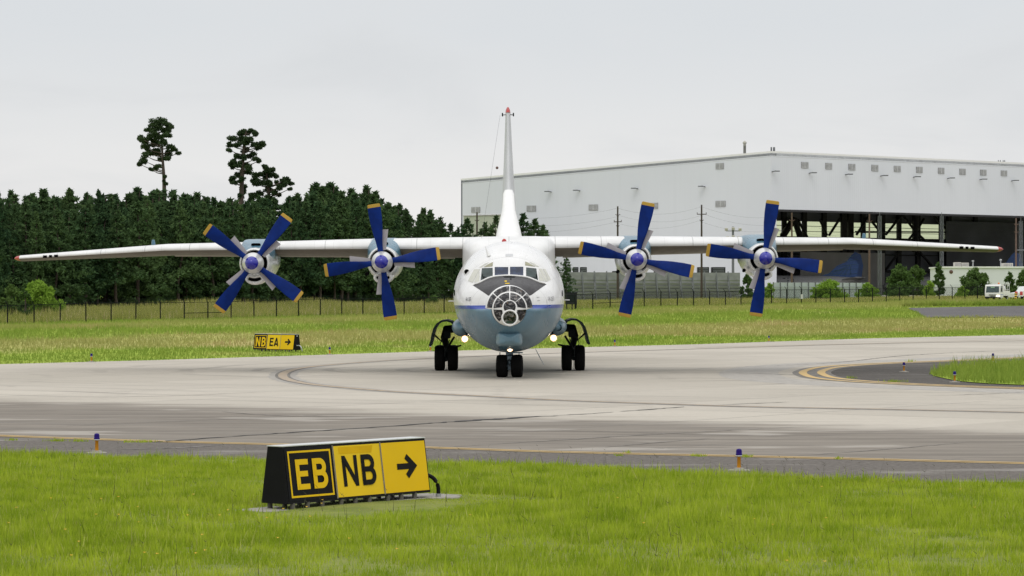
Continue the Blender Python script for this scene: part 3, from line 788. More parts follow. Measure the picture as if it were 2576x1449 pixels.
# ---- nose dome
ZD = 2.43
prof = [(0, .0), (.012, .10), (.04, .24), (.13, .38), (.26, .50), (.37, .585), (.50, .70), (.62, .79), (.68, .812), (.9, .79)]
m = MB(); m.lathe([(97 + t, r_) for t, r_ in prof], (0, 0, ZD), n=96)
def trim(v):                                  # the glazing stops at the waist line outside the inner ring
    dx, dz = v[0], v[2] - ZD; r_ = math.hypot(dx, dz)
    if dz < -.02 and r_ > .588: return (dx * .588 / r_, v[1] + .06, ZD + dz * .588 / r_)
    return v
m.v = [trim(v) for v in m.v]
dome = part(m, 'nose_glazing_frame', 'white', label='white framed glazed nose dome')
def bvh(o): return BVHTree.FromPolygons([v.co.copy() for v in o.data.vertices], [tuple(p.vertices) for p in o.data.polygons])
BF, BD = bvh(fus), bvh(dome)
EYE = PINV @ Vector((0, 0, HC))
def hit(x, y, tree, lift):
    dirw = (PINV.to_3x3() @ Vector(((x - CX) / F, 1, (HY - y) / F))).normalized()
    loc, nrm, _, _ = tree.ray_cast(EYE, dirw)
    if loc is None: return None
    if nrm.dot(dirw) > 0: nrm = -nrm
    return loc + nrm * lift
def patch(quad, tree, name, mat, lift=.012, n=6, parent=plane, thick=True, **kw):
    """a pane or painted panel lying on the skin: corner order a b c d"""
    m = MB(); rows = []
    for i in range(n + 1):
        v = i / n; row = []
        for j in range(n + 1):
            u = j / n
            (ax, ay), (bx, by), (cx_, cy_), (dx, dy) = quad
            x = (ax * (1 - u) + bx * u) * (1 - v) + (dx * (1 - u) + cx_ * u) * v; y = (ay * (1 - u) + by * u) * (1 - v) + (dy * (1 - u) + cy_ * u) * v
            p = hit(x, y, tree, lift)
            if p is None: p = row[-1] if row else rows[-1][j]
            row.append(p)
        rows.append(row)
    m.rings(rows, close=False)
    return m.build(name, mat, parent, **kw)
z6 = lambda *q: [(1120 + .13044 * x, 588 + .13044 * y) for x, y in q]
# black anti-glare panel
def pcurve(pts, u):
    L = [0]
    for i in range(1, len(pts)): L.append(L[-1] + math.hypot(pts[i][0] - pts[i - 1][0], pts[i][1] - pts[i - 1][1]))
    return (np.interp(u * L[-1], L, [p[0] for p in pts]), np.interp(u * L[-1], L, [p[1] for p in pts]))
top = z6((528, 992), (650, 965), (740, 915), (830, 872), (920, 846), (1000, 832), (1120, 824), (1240, 822), (1380, 828), (1500, 841), (1580, 855), (1640, 872), (1740, 915), (1840, 957), (1955, 972))
rows = []; n = 40; ac_ = z6((1240, 1330))[0]
for i in range(n + 1):
    u = i / n; tx, ty = pcurve(top, u); a = R(148 - 116 * u); bx, by = 1282.3 + 58.6 * math.cos(a), 777 - 58.6 * math.sin(a)
    if u < .001: bx, by = z6((835, 1195))[0]
    if u > .999: bx, by = z6((1650, 1190))[0]
    rows.append([hit(tx + (bx - tx) * j / 12, ty + (by - ty) * j / 12, BF, .006) for j in range(13)])
for i in range(len(rows)):
    for j in range(13):
        if rows[i][j] is None: rows[i][j] = rows[i][j - 1]
m = MB(); m.rings(rows, close=False); m.build('antiglare_panel', 'panel', plane)
m = MB(); m.tube([hit(x, y - .8, BF, .02) for x, y in [pcurve(top, .03 + .94 * i / 30) for i in range(31)]], .035, 8); m.build('windscreen_sill', 'white', plane)
# cockpit panes
for q, mt in [([(955, 645), (1215, 645), (1213, 802), (955, 806)], 'glass_blue'), ([(1250, 640), (1505, 640), (1505, 806), (1250, 800)], 'glass_blue'),
              ([(710, 668), (915, 660), (918, 832), (680, 915)], 'glass_green'), ([(1560, 652), (1755, 672), (1790, 902), (1560, 820)], 'glass_green'),
              ([(560, 690), (675, 685), (530, 945), (440, 910)], 'glass_pale'), ([(658, 735), (665, 735), (658, 938), (555, 938)], 'glass_pale'),
              ([(1800, 715), (1806, 720), (1920, 920), (1806, 910)], 'glass_pale'), ([(1800, 676), (1860, 676), (1985, 915), (1935, 930)], 'glass_pale'), ([(1878, 678), (1930, 686), (2035, 885), (1990, 905)], 'glass_pale'),
              ([(815, 597), (920, 548), (915, 632), (735, 650)], 'glass_amber'), ([(650, 655), (760, 582), (855, 548), (695, 652)], 'glass_pale'),
              ([(1540, 540), (1592, 556), (1740, 638), (1540, 612)], 'glass_amber'), ([(1612, 542), (1722, 577), (1815, 640), (1752, 634)], 'glass_pale')]:
    patch(z6(*q), BF, 'cockpit_window', mt, .010, 8)
for q in [[(720, 795), (735, 892)], [(728, 838), (825, 866)], [(1645, 856), (1765, 850)], [(1755, 792), (1772, 880)]]:
    m = MB(); a, b = z6(*q); m.tube([hit(a[0] + (b[0] - a[0]) * i / 4, a[1] + (b[1] - a[1]) * i / 4, BF, .035) for i in range(5)], .011, 6); m.build('wiper', 'black', plane)
patch(z6((1165, 392), (1305, 392), (1305, 436), (1165, 436)), BF, 'roof_hatch', 'trim', .01, 4)
patch(z6((1245, 850), (1278, 850), (1278, 890), (1245, 890)), BF, 'nose_probe', 'gear', .02, 3)
patch(z6((1110, 820), (1375, 822), (1340, 850), (1140, 850)), BF, 'panel_hatch', 'black', .009, 4)
for q in [[(1145, 910), (1190, 908), (1190, 930), (1145, 930)], [(1155, 955), (1240, 955), (1240, 970), (1155, 970)]]:
    patch(z6(*q), BF, 'panel_marking', 'sign_yellow_faded', .012, 3)
for q in [[(1760, 1225), (1812, 1222), (1812, 1230), (1760, 1233)], [(1770, 1288), (1825, 1282), (1825, 1290), (1770, 1296)]]:
    patch(z6(*q), BF, 'static_port', 'louvre', .01, 2)
# porthole with rim, window at the side, round windows at the wing root
p = hit(*z6((415, 735))[0], BF, .0)
m = MB(); m.lathe([(-.10, .0), (-.10, .085)], p, n=18, mat=1); m.lathe([(-.095, .085), (-.115, .10), (-.06, .12), (.12, .125)], p, n=18); m.build('drift_port', ['white', 'black'], plane)
for q in [(180, 1130), (2253, 1140)]:
    x, y = z6(q)[0]; patch([(x - 1.2, y - 6), (x + 1.2, y - 6), (x + 1.6, y + 8), (x - .8, y + 8)], BF, 'side_porthole', 'glass', .008, 3)
# probes and aerials
for sx in (-1, 1):
    m = MB(); m.tube([(sx * 1.93, 103.0, 2.69), (sx * 2.06, 102.7, 2.70), (sx * 2.16, 102.3, 2.70)], [.02, .02, .018]); part(m, 'pitot_probe', 'white')
a, b = hit(*z6((845, 435))[0], BF, 0), None
m = MB(); m.tube([a, a + Vector((-.05, .02, .12)), a + Vector((-.13, .05, .36))], [.07, .035, .012], 8); m.build('aerial_mast', 'white', plane)
m = MB(); m.tube([(-.97, 105.2, 4.73), (-1.0, 105.3, 4.95), (-.95, 106.8, 5.4), (-.35, 128.6, 11.0)], .004, 5); part(m, 'aerial_wire', 'gear')
m = MB(); m.lathe([(-.07, 0), (-.05, .05), (0, .07), (.05, .05), (.07, 0)], (-.97, 104.6, 4.73), n=12); part(m, 'aerial_insulator', 'brown')
m = MB(); m.lathe([(-.06, 0), (-.04, .045), (0, .06), (.04, .045), (.06, 0)], (-.46, 118, 8.15), n=12); part(m, 'aerial_insulator', 'brown')
m = MB(); m.lathe([(0, .09), (.10, .085), (.16, .05), (.18, 0)], (-.16, 104.2, 4.78), 'Z', 16); part(m, 'beacon', 'red')
m = MB(); m.tube([(.92, 99.8, .99), (1.06, 99.6, .72), (1.20, 99.4, .46)], [.012, .018, .012]); part(m, 'trailing_probe', 'steel')
m = MB(); m.tube([(1.84, 101.6, 1.95), (2.05, 101.2, 1.86)], [.012, .012]); part(m, 'side_probe', 'steel')
# type marking on both cheeks
def cheek_text(txt, x0, x1, y0, y1, mat):
    cu = bpy.data.curves.new('marking', 'FONT'); cu.body = txt; cu.size = 1; cu.resolution_u = 2
    o = bpy.data.objects.new('marking_tmp', cu); C.objects.link(o); bpy.context.view_layer.update()
    me = o.to_mesh(); vs = [v.co.copy() for v in me.vertices]; fs = [tuple(p.vertices) for p in me.polygons]; o.to_mesh_clear()
    bpy.data.objects.remove(o); mx, my = max(v.x for v in vs), max(v.y for v in vs)
    out = [hit(x0 + (x1 - x0) * v.x / mx, y1 + (y0 - y1) * v.y / my, BF, .010) for v in vs]
    mm = MB(); mm.add(out, fs); return mm.build('type_marking', mat, plane)
cheek_text('АН-12БП', 1172, 1185.5, 748, 757.5, 'ink'); cheek_text('АН-12БП', 1379, 1392.5, 746, 757, 'louvre')
# nose panes
dc = (1282.3, 777.0)
def dpt(r_, deg, c=dc): return (c[0] + r_ * math.cos(R(deg)), c[1] - r_ * math.sin(R(deg)))
def polar_pane(r0, r1, a0, a1, name='nose_pane', c0=dc, n=8, lift=.008):
    rows = []
    for i in range(n + 1):
        t = i / n; row = []
        for j in range(n + 1):
            a = a0 + (a1 - a0) * j / n
            p0 = dpt(r0, a, c0); p1 = dpt(r1, a); x = p0[0] + (p1[0] - p0[0]) * t; y = p0[1] + (p1[1] - p0[1]) * t
            h = hit(x, y, BD, lift); row.append(h if h is not None else row[-1])
        rows.append(row)
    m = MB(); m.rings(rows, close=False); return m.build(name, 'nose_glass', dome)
gap = 1.7
def ang(r_): return math.degrees(gap / r_)
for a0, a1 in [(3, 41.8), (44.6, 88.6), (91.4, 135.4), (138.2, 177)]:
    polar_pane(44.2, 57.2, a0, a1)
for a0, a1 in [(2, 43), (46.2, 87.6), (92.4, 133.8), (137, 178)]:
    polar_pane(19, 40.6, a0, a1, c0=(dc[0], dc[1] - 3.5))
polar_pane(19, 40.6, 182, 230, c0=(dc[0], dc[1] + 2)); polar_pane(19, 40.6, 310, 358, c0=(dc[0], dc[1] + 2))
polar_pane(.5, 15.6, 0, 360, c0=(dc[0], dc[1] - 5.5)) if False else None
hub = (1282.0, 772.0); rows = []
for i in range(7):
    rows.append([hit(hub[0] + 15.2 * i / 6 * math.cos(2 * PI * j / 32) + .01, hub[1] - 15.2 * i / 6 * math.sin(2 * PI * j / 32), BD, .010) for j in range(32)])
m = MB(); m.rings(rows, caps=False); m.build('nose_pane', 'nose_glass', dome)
# flat bomb-aimer window below the hub: a stub tube with a flat pane
bc = hit(1282.5, 799.5, BD, 0); ZB = bc.z; YB = bc.y
m = MB(); m.lathe([(YB - .10, .222), (YB - .145, .234), (YB - .155, .255), (YB - .13, .283), (YB + .12, .292)], (0, 0, ZB), n=40); bz = m.build('sight_window_frame', 'white', dome); bz.location.x = bc.x
pts = []
for j in range(40):
    a = 2 * PI * j / 40; x, z = .226 * math.cos(a), .226 * math.sin(a); z = max(z, -.19); pts.append((x, YB - .105, ZB + z))
m = MB(); m.add(pts, [tuple(range(40))]); m.add([(x * .8, y - .012, ZB - .20 + .02) if i > 20 else (x * .8, y - .012, ZB - .12) for i, (x, y, z) in enumerate(pts) if False], []) if False else None
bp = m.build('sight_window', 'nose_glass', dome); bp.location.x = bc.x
m = MB(); m.box((bc.x, YB - .115, ZB - .155), (.22, .01, .07)); m.build('sight_window_tray', 'glass_green', dome)
# ---- chin radome
rings = []
for t in np.linspace(0, 1, 14):
    y = 97.58 + 2.8 * t ** 1.5; k_ = math.sin(min(1, t * 2.2 + .03) * PI / 2) ** .5; hw, hh = .46 * k_, .27 * k_; ring = []
    for j in range(40):
        a = 2 * PI * j / 40; c, s_ = math.cos(a), math.sin(a); e = .42 if s_ < 0 else .22
        ring.append((hw * math.copysign(abs(c) ** e, c), y, 1.40 + hh * math.copysign(abs(s_) ** e, s_)))
    rings.append([Vector(v) for v in ring])
m = MB(); m.rings(rings); part(m, 'chin_radome', 'pale_blue')
# ---- wings
def foil(n=18):
    xs = [.5 * (1 - math.cos(PI * i / n)) for i in range(n + 1)]
    yt = [5 * (.2969 * math.sqrt(x) - .126 * x - .3516 * x * x + .2843 * x ** 3 - .1036 * x ** 4) for x in xs]
    up = [(x, y * 1.0 + .10 * 4 * x * (1 - x) * .5) for x, y in zip(xs, yt)]; lo_ = [(x, -y * .75 + .10 * 4 * x * (1 - x) * .5) for x, y in zip(xs, yt)]
    return up[::-1] + lo_[1:-1]
FO = foil(); nU = 19
def wing_section(x, yle, ch, zt, zb):
    pts = [(yle + u * ch, w * .15 * ch - u * ch * .05) for u, w in FO]
    z0, z1 = min(p[1] for p in pts), max(p[1] for p in pts)
    return [Vector((x, y, zb + (z - z0) / (z1 - z0) * (zt - zb))) for y, z in pts]
WS = [(0, 106.3, 5.0, 5.09, 4.32), (2, 106.3, 4.9, 5.09, 4.33), (5.4, 106.7, 4.4, 5.065, 4.41), (9.4, 107.2, 3.8, 5.0, 4.48), (13.0, 107.8, 3.1, 4.955, 4.525), (18.72, 109, 2.0, 4.585, 4.36)]
def wing_at(x):
    xa = [w[0] for w in WS]; return [np.interp(x, xa, [w[k_] for w in WS]) for k_ in range(1, 5)]
for sx in (-1, 1):
    m = MB(); xs_ = [0, 2, 3.5, 5.4, 7.4, 9.4, 11.2, 12.7, 13.0, 13.3, 15, 16.8, 18.72]
    secs = [wing_section(sx * x, *wing_at(x)) for x in xs_]
    n = len(secs[0])
    for i in range(len(secs) - 1):
        for j in range(n):
            k_ = (j + 1) % n; q = [secs[i][j], secs[i][k_], secs[i + 1][k_], secs[i + 1][j]]
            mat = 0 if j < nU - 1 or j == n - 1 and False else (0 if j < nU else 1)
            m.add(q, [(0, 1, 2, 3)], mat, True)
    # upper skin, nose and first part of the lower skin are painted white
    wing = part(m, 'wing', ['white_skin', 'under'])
    bm = bmesh.new(); bm.from_mesh(wing.data); bmesh.ops.remove_doubles(bm, verts=bm.verts, dist=.0005); bmesh.ops.recalc_face_normals(bm, faces=bm.faces); bm.to_mesh(wing.data); bm.free()
    # red tip
    e = secs[-1]; mid = Vector((sx * 18.9, 110.0, 4.47))
    m = MB(); r2 = [Vector((sx * 18.90, mid.y + (v.y - mid.y) * .75, mid.z + (v.z - mid.z) * .7)) for v in e]; r3 = [Vector((sx * 19.03, mid.y + (v.y - mid.y) * .25, mid.z + (v.z - mid.z) * .15)) for v in e]
    m.rings([e, r2, r3]); part(m, 'wing_tip', 'red', wing, label='red painted wing tip light fairing')
    # flaps hang a little below the trailing edge
    for x0, x1 in [(2.1, 4.1), (5.5, 8.8), (10.1, 12.9), (13.1, 18.4)]:
        m = MB(); rs = []
        for x in (x0, x1):
            yle, ch, zt, zb = wing_at(x); y0 = yle + ch * .74; y1 = yle + ch * 1.0; zz = zb + .035; dz = .10 if x1 < 13 else .03
            rs.append([Vector((sx * x, y0, zz + .06)), Vector((sx * x, y1, zz + .02 - dz * .4)), Vector((sx * x, y1, zz - dz * .5)), Vector((sx * x, y0 + .1, zz - dz * .55)), Vector((sx * x, y0, zz - dz * .2))])
        m.rings(rs, smooth=False); part(m, 'flap' if x1 < 13 else 'aileron', 'flap', wing)
    m = MB(); yle, ch, zt, zb = wing_at(13.55); m.tube([(sx * 13.55, yle + .9, zt - .04), (sx * 13.55, yle + .85, zt + .08), (sx * 13.55, yle + .84, zt + .20)], [.07, .075, .05], 8); part(m, 'vent_mast', 'nacelle_blue', wing)
    for k_ in range(3):      # small dark windows of the tip lights
        x = 17.25 + k_ * .22; yle, ch, zt, zb = wing_at(x); zz = zb + (zt - zb) * .42
        m = MB(); m.box((sx * x, yle - .005, zz + .02), (.15 if k_ != 1 else .11, .05, .10), bev=.01); part(m, 'leading_edge_lamp', 'black', wing)
    # joint line at the kink
# ---- wing root fairing
def sring(y, hw, z0, z1, e=.28, n=48):
    cz, hh = (z0 + z1) / 2, (z1 - z0) / 2; q = []
    for j in range(n):
        a = 2 * PI * j / n; c, s_ = math.cos(a), math.sin(a)
        q.append(Vector((hw * math.copysign(abs(c) ** e, c), y, cz + hh * math.copysign(abs(s_) ** e, s_))))
    return q
m = MB(); m.rings([sring(103.9, 1.20, 3.7, 4.70, .8), sring(104.4, 1.42, 3.6, 4.86, .6), sring(105.2, 1.62, 3.4, 5.0, .42), sring(106.2, 1.72, 3.2, 5.075, .32), sring(107.5, 1.75, 3.2, 5.105, .28), sring(111.5, 1.75, 3.2, 5.1, .28), sring(114, 1.4, 3.4, 4.9, .5)])
part(m, 'wing_fairing', 'white_skin')
# ---- engines and propellers
HUBZ = 4.157
def blade_mesh():
    """one paddle blade along +X in its own frame, spinning axis Y"""
    m = MB(); rs = []; sec = [(.36, .085, .085, 62), (.55, .105, .08, 55), (.75, .15, .065, 46), (1.0, .205, .05, 38), (1.3, .245, .04, 31), (1.7, .27, .03, 24), (2.02, .27, .026, 21), (2.025, .27, .026, 21), (2.13, .255, .02, 19), (2.15, .22, .012, 19)]
    for (x, hc, ht, tw) in sec:
        t = R(tw); ring = []
        for j in range(16):
            a = 2 * PI * j / 16; c, s_ = hc * math.cos(a), ht * math.sin(a)
            # chord lies mostly in the disc plane (Z), twisted towards Y
            ring.append(Vector((x, c * math.sin(t) * .55 + s_ * math.cos(t), c * (1 - .28 * math.sin(t)) - s_ * math.sin(t))))
        rs.append(ring)
    n = 16
    for i in range(len(rs) - 1):
        for j in range(n):
            k_ = (j + 1) % n; m.add([rs[i][j], rs[i][k_], rs[i + 1][k_], rs[i + 1][j]], [(0, 1, 2, 3)], 1 if i >= 7 else 0, True)
    m.add(rs[-1], [tuple(range(n))], 1)
    return m
def cuff_mesh(trail):
    m = MB(); y = .10; s = trail
    m.rings([[Vector((.42, y, s * .06)), Vector((.42, y, s * .20)), Vector((.42, y + .03, s * .20)), Vector((.42, y + .03, s * .06))], [Vector((1.18, y - .02, s * .17)), Vector((1.16, y - .02, s * .40)), Vector((1.16, y + .01, s * .40)), Vector((1.18, y + .01, s * .17))]], smooth=False)
    return m
bl_me = cu_me = None
def prop(parent, x, y, ang0):
    global bl_me
    m = MB(); m.lathe([(.35, .33), (.28, .375), (.0, .392), (-.22, .385), (-.42, .33), (-.60, .243)], (0, 0, 0), n=40)
    pr = m.build('propeller', 'spinner', parent); pr.location = (x, y + OY, HUBZ)
    m = MB(); m.lathe([(-.60, .243), (-.72, .18), (-.80, .10), (-.83, .04), (-.835, 0)], (0, 0, 0), n=36); m.build('spinner_cap', 'spinner_blue', pr)
    for k_ in range(4):
        a = -R(ang0 + 90 * k_)
        if bl_me is None:
            o = blade_mesh().build('blade', ['blade', 'blade_tip'], pr); bl_me = o.data
        else:
            o = bpy.data.objects.new('blade', bl_me); C.objects.link(o); o.parent = pr
        o.rotation_euler = (0, a, 0)
        c = cuff_mesh(-1).build('blade_cuff', 'cuff', pr); c.rotation_euler = (0, a, 0)
    return pr
for ex_, a0 in [(-9.41, 53.0), (-4.66, 8.0), (4.70, -12.5), (9.41, -9.0)]:
    o3 = Vector((ex_, 0, HUBZ)); py_ = 105.0
    m = MB(); m.lathe([(105.9, .46), (105.5, .475), (105.42, .49), (105.40, .51), (105.43, .535), (105.52, .552), (105.70, .56)], o3, n=44, mat=1)
    m.lathe([(105.70, .560), (105.74, .575), (106.3, .62), (107.2, .66), (108.4, .66), (110.0, .55), (111.3, .38), (112.2, .2)], o3, n=44, mat=0)
    m.lathe([(105.86, .20), (105.84, .47)], o3, n=44, mat=2)
    nac = part(m, 'engine_nacelle', ['nacelle', 'lip', 'black'])
    m = MB(); rs = [sring(105.9, .40, HUBZ + .0, HUBZ + .58, .9, 32), sring(106.2, .54, HUBZ - .1, HUBZ + .66, .75, 32), sring(106.6, .61, HUBZ - .2, HUBZ + .77, .55, 32), sring(107.1, .635, HUBZ - .2, HUBZ + .88, .4, 32), sring(107.6, .64, HUBZ - .2, HUBZ + .935, .33, 32), sring(109.5, .64, HUBZ - .2, HUBZ + .93, .3, 32), sring(111.5, .45, HUBZ + .1, HUBZ + .75, .5, 32)]
    for r_ in rs:
        for v in r_: v.x += ex_
    m.rings(rs); part(m, 'nacelle_fairing', 'nacelle_blue', nac)
    m = MB(); rs = [sring(y_, w_, z0 + HUBZ, z1 + HUBZ, .55, 24) for y_, w_, z0, z1 in [(106.20, .16, .655, .745), (106.18, .175, .645, .755), (106.24, .18, .60, .76), (106.9, .18, .60, .80)]]
    for r_ in rs:
        for v in r_: v.x += ex_
    m.rings(rs[1:], caps=False); m.add(rs[0], [tuple(range(24))], 1); part(m, 'nacelle_intake', ['nacelle_blue', 'black'], nac)
    # oil cooler scoop
    m = MB(); rs = []
    for y_, rx, rz, cz in [(105.66, .235, .092, -.575), (105.50, .25, .105, -.575), (105.46, .285, .15, -.58), (105.52, .34, .22, -.575), (105.8, .37, .25, -.55), (106.8, .38, .28, -.50), (108.2, .30, .2, -.45), (109.5, .1, .1, -.42)]:
        rs.append([Vector((ex_ + rx * math.cos(2 * PI * j / 36), y_, HUBZ + cz + rz * math.sin(2 * PI * j / 36))) for j in range(36)])
    m.rings(rs, caps=False); m.add(rs[0], [tuple(range(36))], 1); part(m, 'oil_cooler_scoop', ['lip', 'black'], nac)
    m = MB(); m.tube([(ex_ - .62, 106.6, HUBZ - .42), (ex_ - .66, 106.3, HUBZ - .44)], [.07, .06], 10, 0); part(m, 'exhaust_stub', 'black', nac)
    prop(plane, ex_, py_, a0)
# ---- tail
def fin_ring(z, yle, ch, hw, n=24):
    q = []
    for i in range(n):
        t = i / n; up = t < .5; u = .5 * (1 - math.cos(2 * PI * (t if up else 1 - t)))
        w = hw * 2 * (.2969 * math.sqrt(u) - .126 * u - .3516 * u * u + .2843 * u ** 3 - .1036 * u ** 4) * 5 * .2 / .2 * 1.0
        q.append(Vector(((w if up else -w) * .99, yle + u * ch, z)))
    return q
m = MB(); m.rings([fin_ring(4.4, 124.5, 6.4, .36), fin_ring(6.5, 126, 5.2, .33), fin_ring(7.6, 126.8, 4.6, .27), fin_ring(9.5, 128.1, 3.6, .18), fin_ring(11.15, 129.2, 2.8, .115)])
fin = part(m, 'tail_fin', 'fin_grey')
m = MB(); m.rings([fin_ring(11.15, 129.15, 2.85, .117), fin_ring(11.30, 129.3, 2.6, .10), fin_ring(11.42, 129.7, 1.9, .05)]); part(m, 'fin_cap', 'red', fin)
for sx in (-1, 1):
    m = MB(); m.tube([(0, 129.6, 11.07), (sx * .25, 129.55, 11.05)], .018); m.tube([(sx * .25, 129.6, 11.0), (sx * .25, 129.5, 11.13)], .03); part(m, 'fin_aerial', 'gear', fin)
def dring(z, y0, hw, n=20):
    q = []
    for i in range(n + 1):
        a = PI * i / n; q.append(Vector((hw * math.copysign(abs(math.cos(a)) ** .7, math.cos(a)), y0 + 3.2 * hw * (1 - max(0, math.sin(a)) ** .8), z)))
    return q + [Vector((-hw, 129, z)), Vector((hw, 129, z))]
m = MB(); m.rings([dring(4.3, 114.5, .60), dring(5.0, 116.5, .60), dring(5.6, 119, .50), dring(6.5, 122.4, .30), dring(7.0, 124.3, .265), dring(7.35, 125.7, .25), dring(7.55, 126.5, .17)])
part(m, 'dorsal_fin', 'white_matt')
for sx in (-1, 1):
    m = MB(); m.rings([[Vector((sx * x, 127.5 + dy + u * ch, 4.72 + w * .12 * ch)) for u, w in FO] for x, dy, ch in [(0, 0, 4.2), (3, .5, 3.2), (5.7, 1.1, 1.7)]]); part(m, 'tailplane', 'white')
# ---- landing gear pods and legs
def zfix(x, z): return z + x * math.sin(-ROLL) * -1     # keep wheels level while the airframe leans
def tyre(parent, x, y, r_, w, name='wheel'):
    hw = w / 2; m = MB()
    m.lathe([(-hw * .55, r_ * .52), (-hw * .8, r_ * .60), (-hw, r_ * .76), (-hw * .96, r_ * .90), (-hw * .72, r_ * .975), (-hw * .3, r_), (hw * .3, r_), (hw * .72, r_ * .975), (hw * .96, r_ * .90), (hw, r_ * .76), (hw * .8, r_ * .60), (hw * .55, r_ * .52)], (0, 0, 0), 'X', 36)
    o = m.build(name, 'tyre', parent); o.location = (x, y + OY, zfix(x, r_ - .012)); o.rotation_euler = (0, -ROLL, 0)
    m = MB(); m.lathe([(-hw * .5, 0), (-hw * .62, r_ * .18), (-hw * .45, r_ * .3), (-hw * .58, r_ * .53)], (0, 0, 0), 'X', 24); m.lathe([(hw * .58, r_ * .53), (hw * .45, r_ * .3), (hw * .62, r_ * .18), (hw * .5, 0)], (0, 0, 0), 'X', 24)
    rm = m.build('rim', 'rim', o) if parent is not None and parent.parent is None else None
    if rm is None: m.build('wheel_rim', 'rim', parent).location = o.location
    return o
for sx in (-1, 1):
    m = MB(); rs = []
    for t, k_ in [(105.35, .02), (105.42, .25), (105.6, .52), (105.95, .80), (106.5, .97), (107.2, 1), (112, 1), (114, .6), (115, .1)]:
        rs.append([Vector((sx * 1.72 + .44 * k_ * math.cos(2 * PI * j / 32), t, 1.70 + .36 * k_ * math.sin(2 * PI * j / 32))) for j in range(32)])
    m.rings(rs); pod = part(m, 'gear_pod', 'pale_blue')
    if sx > 0:
        m = MB(); m.lathe([(105.55, 0), (105.55, .12), (105.50, .125), (105.62, .145)], (1.80, 0, 1.68), n=22); part(m, 'turbine_intake', 'black', pod)
    m = MB(); gx = 2.44
    m.tube([(sx * 2.12, 109.0, 1.62), (sx * 2.40, 109.2, 1.60), (sx * (gx + .06), 109.5, 1.30), (sx * (gx + .02), 109.8, .95)], [.16, .17, .15, .10], 10)
    m.box((sx * 2.40, 109.2, 1.42), (.30, .5, .34), bev=.06)
    m.tube([(sx * gx, 109.9, 1.0), (sx * gx, 109.9, .42)], [.085, .075], 12)
    m.tube([(sx * gx, 109.1, .45), (sx * gx, 110.7, .45)], [.085, .085], 10)
    for y_ in (109.25, 110.5): m.tube([(sx * (gx - .32), y_, zfix(sx * gx, .47)), (sx * (gx + .32), y_, zfix(sx * gx, .47))], .06, 10)
    m.tube([(sx * 2.12, 109, 1.30), (sx * 2.28, 109.3, 1.05), (sx * gx, 109.7, .78)], [.04, .045, .04], 8)
    m.tube([(sx * 1.86, 109, .98), (sx * 2.1, 109.2, .92), (sx * 2.32, 109.5, .74)], [.03, .05, .04], 8)
    m.tube([(sx * 2.60, 109.2, 1.25), (sx * 2.66, 109.2, 1.0), (sx * 2.56, 109.2, .80), (sx * 2.68, 109.15, .60)], .016, 6)
    m.tube([(sx * 2.30, 109.1, 1.2), (sx * 2.40, 109.05, .9), (sx * 2.36, 109.05, .7)], .02, 6)
    m.tube([(sx * (gx + .01), 110.1, .36), (sx * (gx + .02), 110.1, .2), (sx * gx, 110.05, .02)], .008, 5)
    gear = part(m, 'main_gear', 'gear')
    for y_ in (109.25, 110.5):
        for dx in (-.25, .25): tyre(gear, sx * gx + dx, y_, .485, .375)
    # arched gear door seen edge-on
    pth = [(2.10, 1.80), (2.20, 1.90), (2.36, 1.95), (2.56, 1.93), (2.73, 1.82), (2.84, 1.65), (2.91, 1.42), (2.97, 1.15), (3.02, 1.0)]
    m = MB(); rs = []
    for y_ in (107.6, 107.65, 110.6, 110.65):
        w = .035
        o_, i_ = [], []
        for i, (x, z) in enumerate(pth):
            a, b = pth[max(i - 1, 0)], pth[min(i + 1, len(pth) - 1)]; tx, tz = b[0] - a[0], b[1] - a[1]; l = math.hypot(tx, tz); nx_, nz_ = tz / l, -tx / l
            o_.append(Vector((sx * (x - nx_ * w), y_, z - nz_ * w))); i_.append(Vector((sx * (x + nx_ * w), y_, z + nz_ * w)))
        rs.append(o_ + i_[::-1])
    m.rings(rs, smooth=False)
    m.tube([(sx * 2.90, 108, 1.42), (sx * 2.60, 109, 1.15)], .018, 6); m.tube([(sx * 2.90, 109.8, 1.42), (sx * 2.58, 109.6, 1.1)], .018, 6)
    part(m, 'gear_door', 'door_green', pod)
    m = MB(); m.lathe([(105.28, 0), (105.29, .06), (105.31, .075)], (sx * 1.64 - .01, 0, 1.29), n=20, mat=0); m.lathe([(105.31, .075), (105.315, .125)], (sx * 1.64 - .01, 0, 1.29), n=20, mat=2); m.lathe([(105.315, .125), (105.30, .13), (105.42, .12), (105.6, .06)], (sx * 1.64 - .01, 0, 1.29), n=20, mat=1)
    m.tube([(sx * 1.63, 105.5, 1.29), (sx * 1.58, 105.6, 1.55)], .03, 8, 1); part(m, 'landing_light', ['lamp', 'gear', 'lamp_halo'])
# nose gear
NX = .0
m = MB(); m.tube([(NX, 100.9, 1.02), (NX, 100.72, .72)], [.15, .12], 14); m.tube([(NX, 100.72, .72), (NX, 100.62, .38)], [.075, .07], 12); m.tube([(NX - .26, 100.6, .41), (NX + .26, 100.6, .41)], .055, 10)
m.tube([(NX, 100.55, .66), (NX, 100.25, .55), (NX, 100.45, .42)], .03, 8); m.box((NX, 100.58, .68), (.24, .2, .16), bev=.03); m.box((NX, 100.52, .36), (.14, .12, .2), bev=.02)
m.tube([(NX + .1, 100.9, 1.0), (NX + .12, 102.2, 1.2)], .04, 8)
ng = part(m, 'nose_gear', 'gear_blue')
for dx in (-.263, .263):
    w = tyre(ng, NX + dx, 100.6, .405, .385); w.rotation_euler = (0, -ROLL, R(-5))
m = MB(); m.box((NX + .22, 100.7, .86), (.5, .8, .03)); m.box((NX - .34, 101.4, .78), (.03, 1.4, .16)); m.box((NX + .34, 101.4, .78), (.03, 1.4, .16)); part(m, 'nose_gear_door', 'pale_blue', ng)
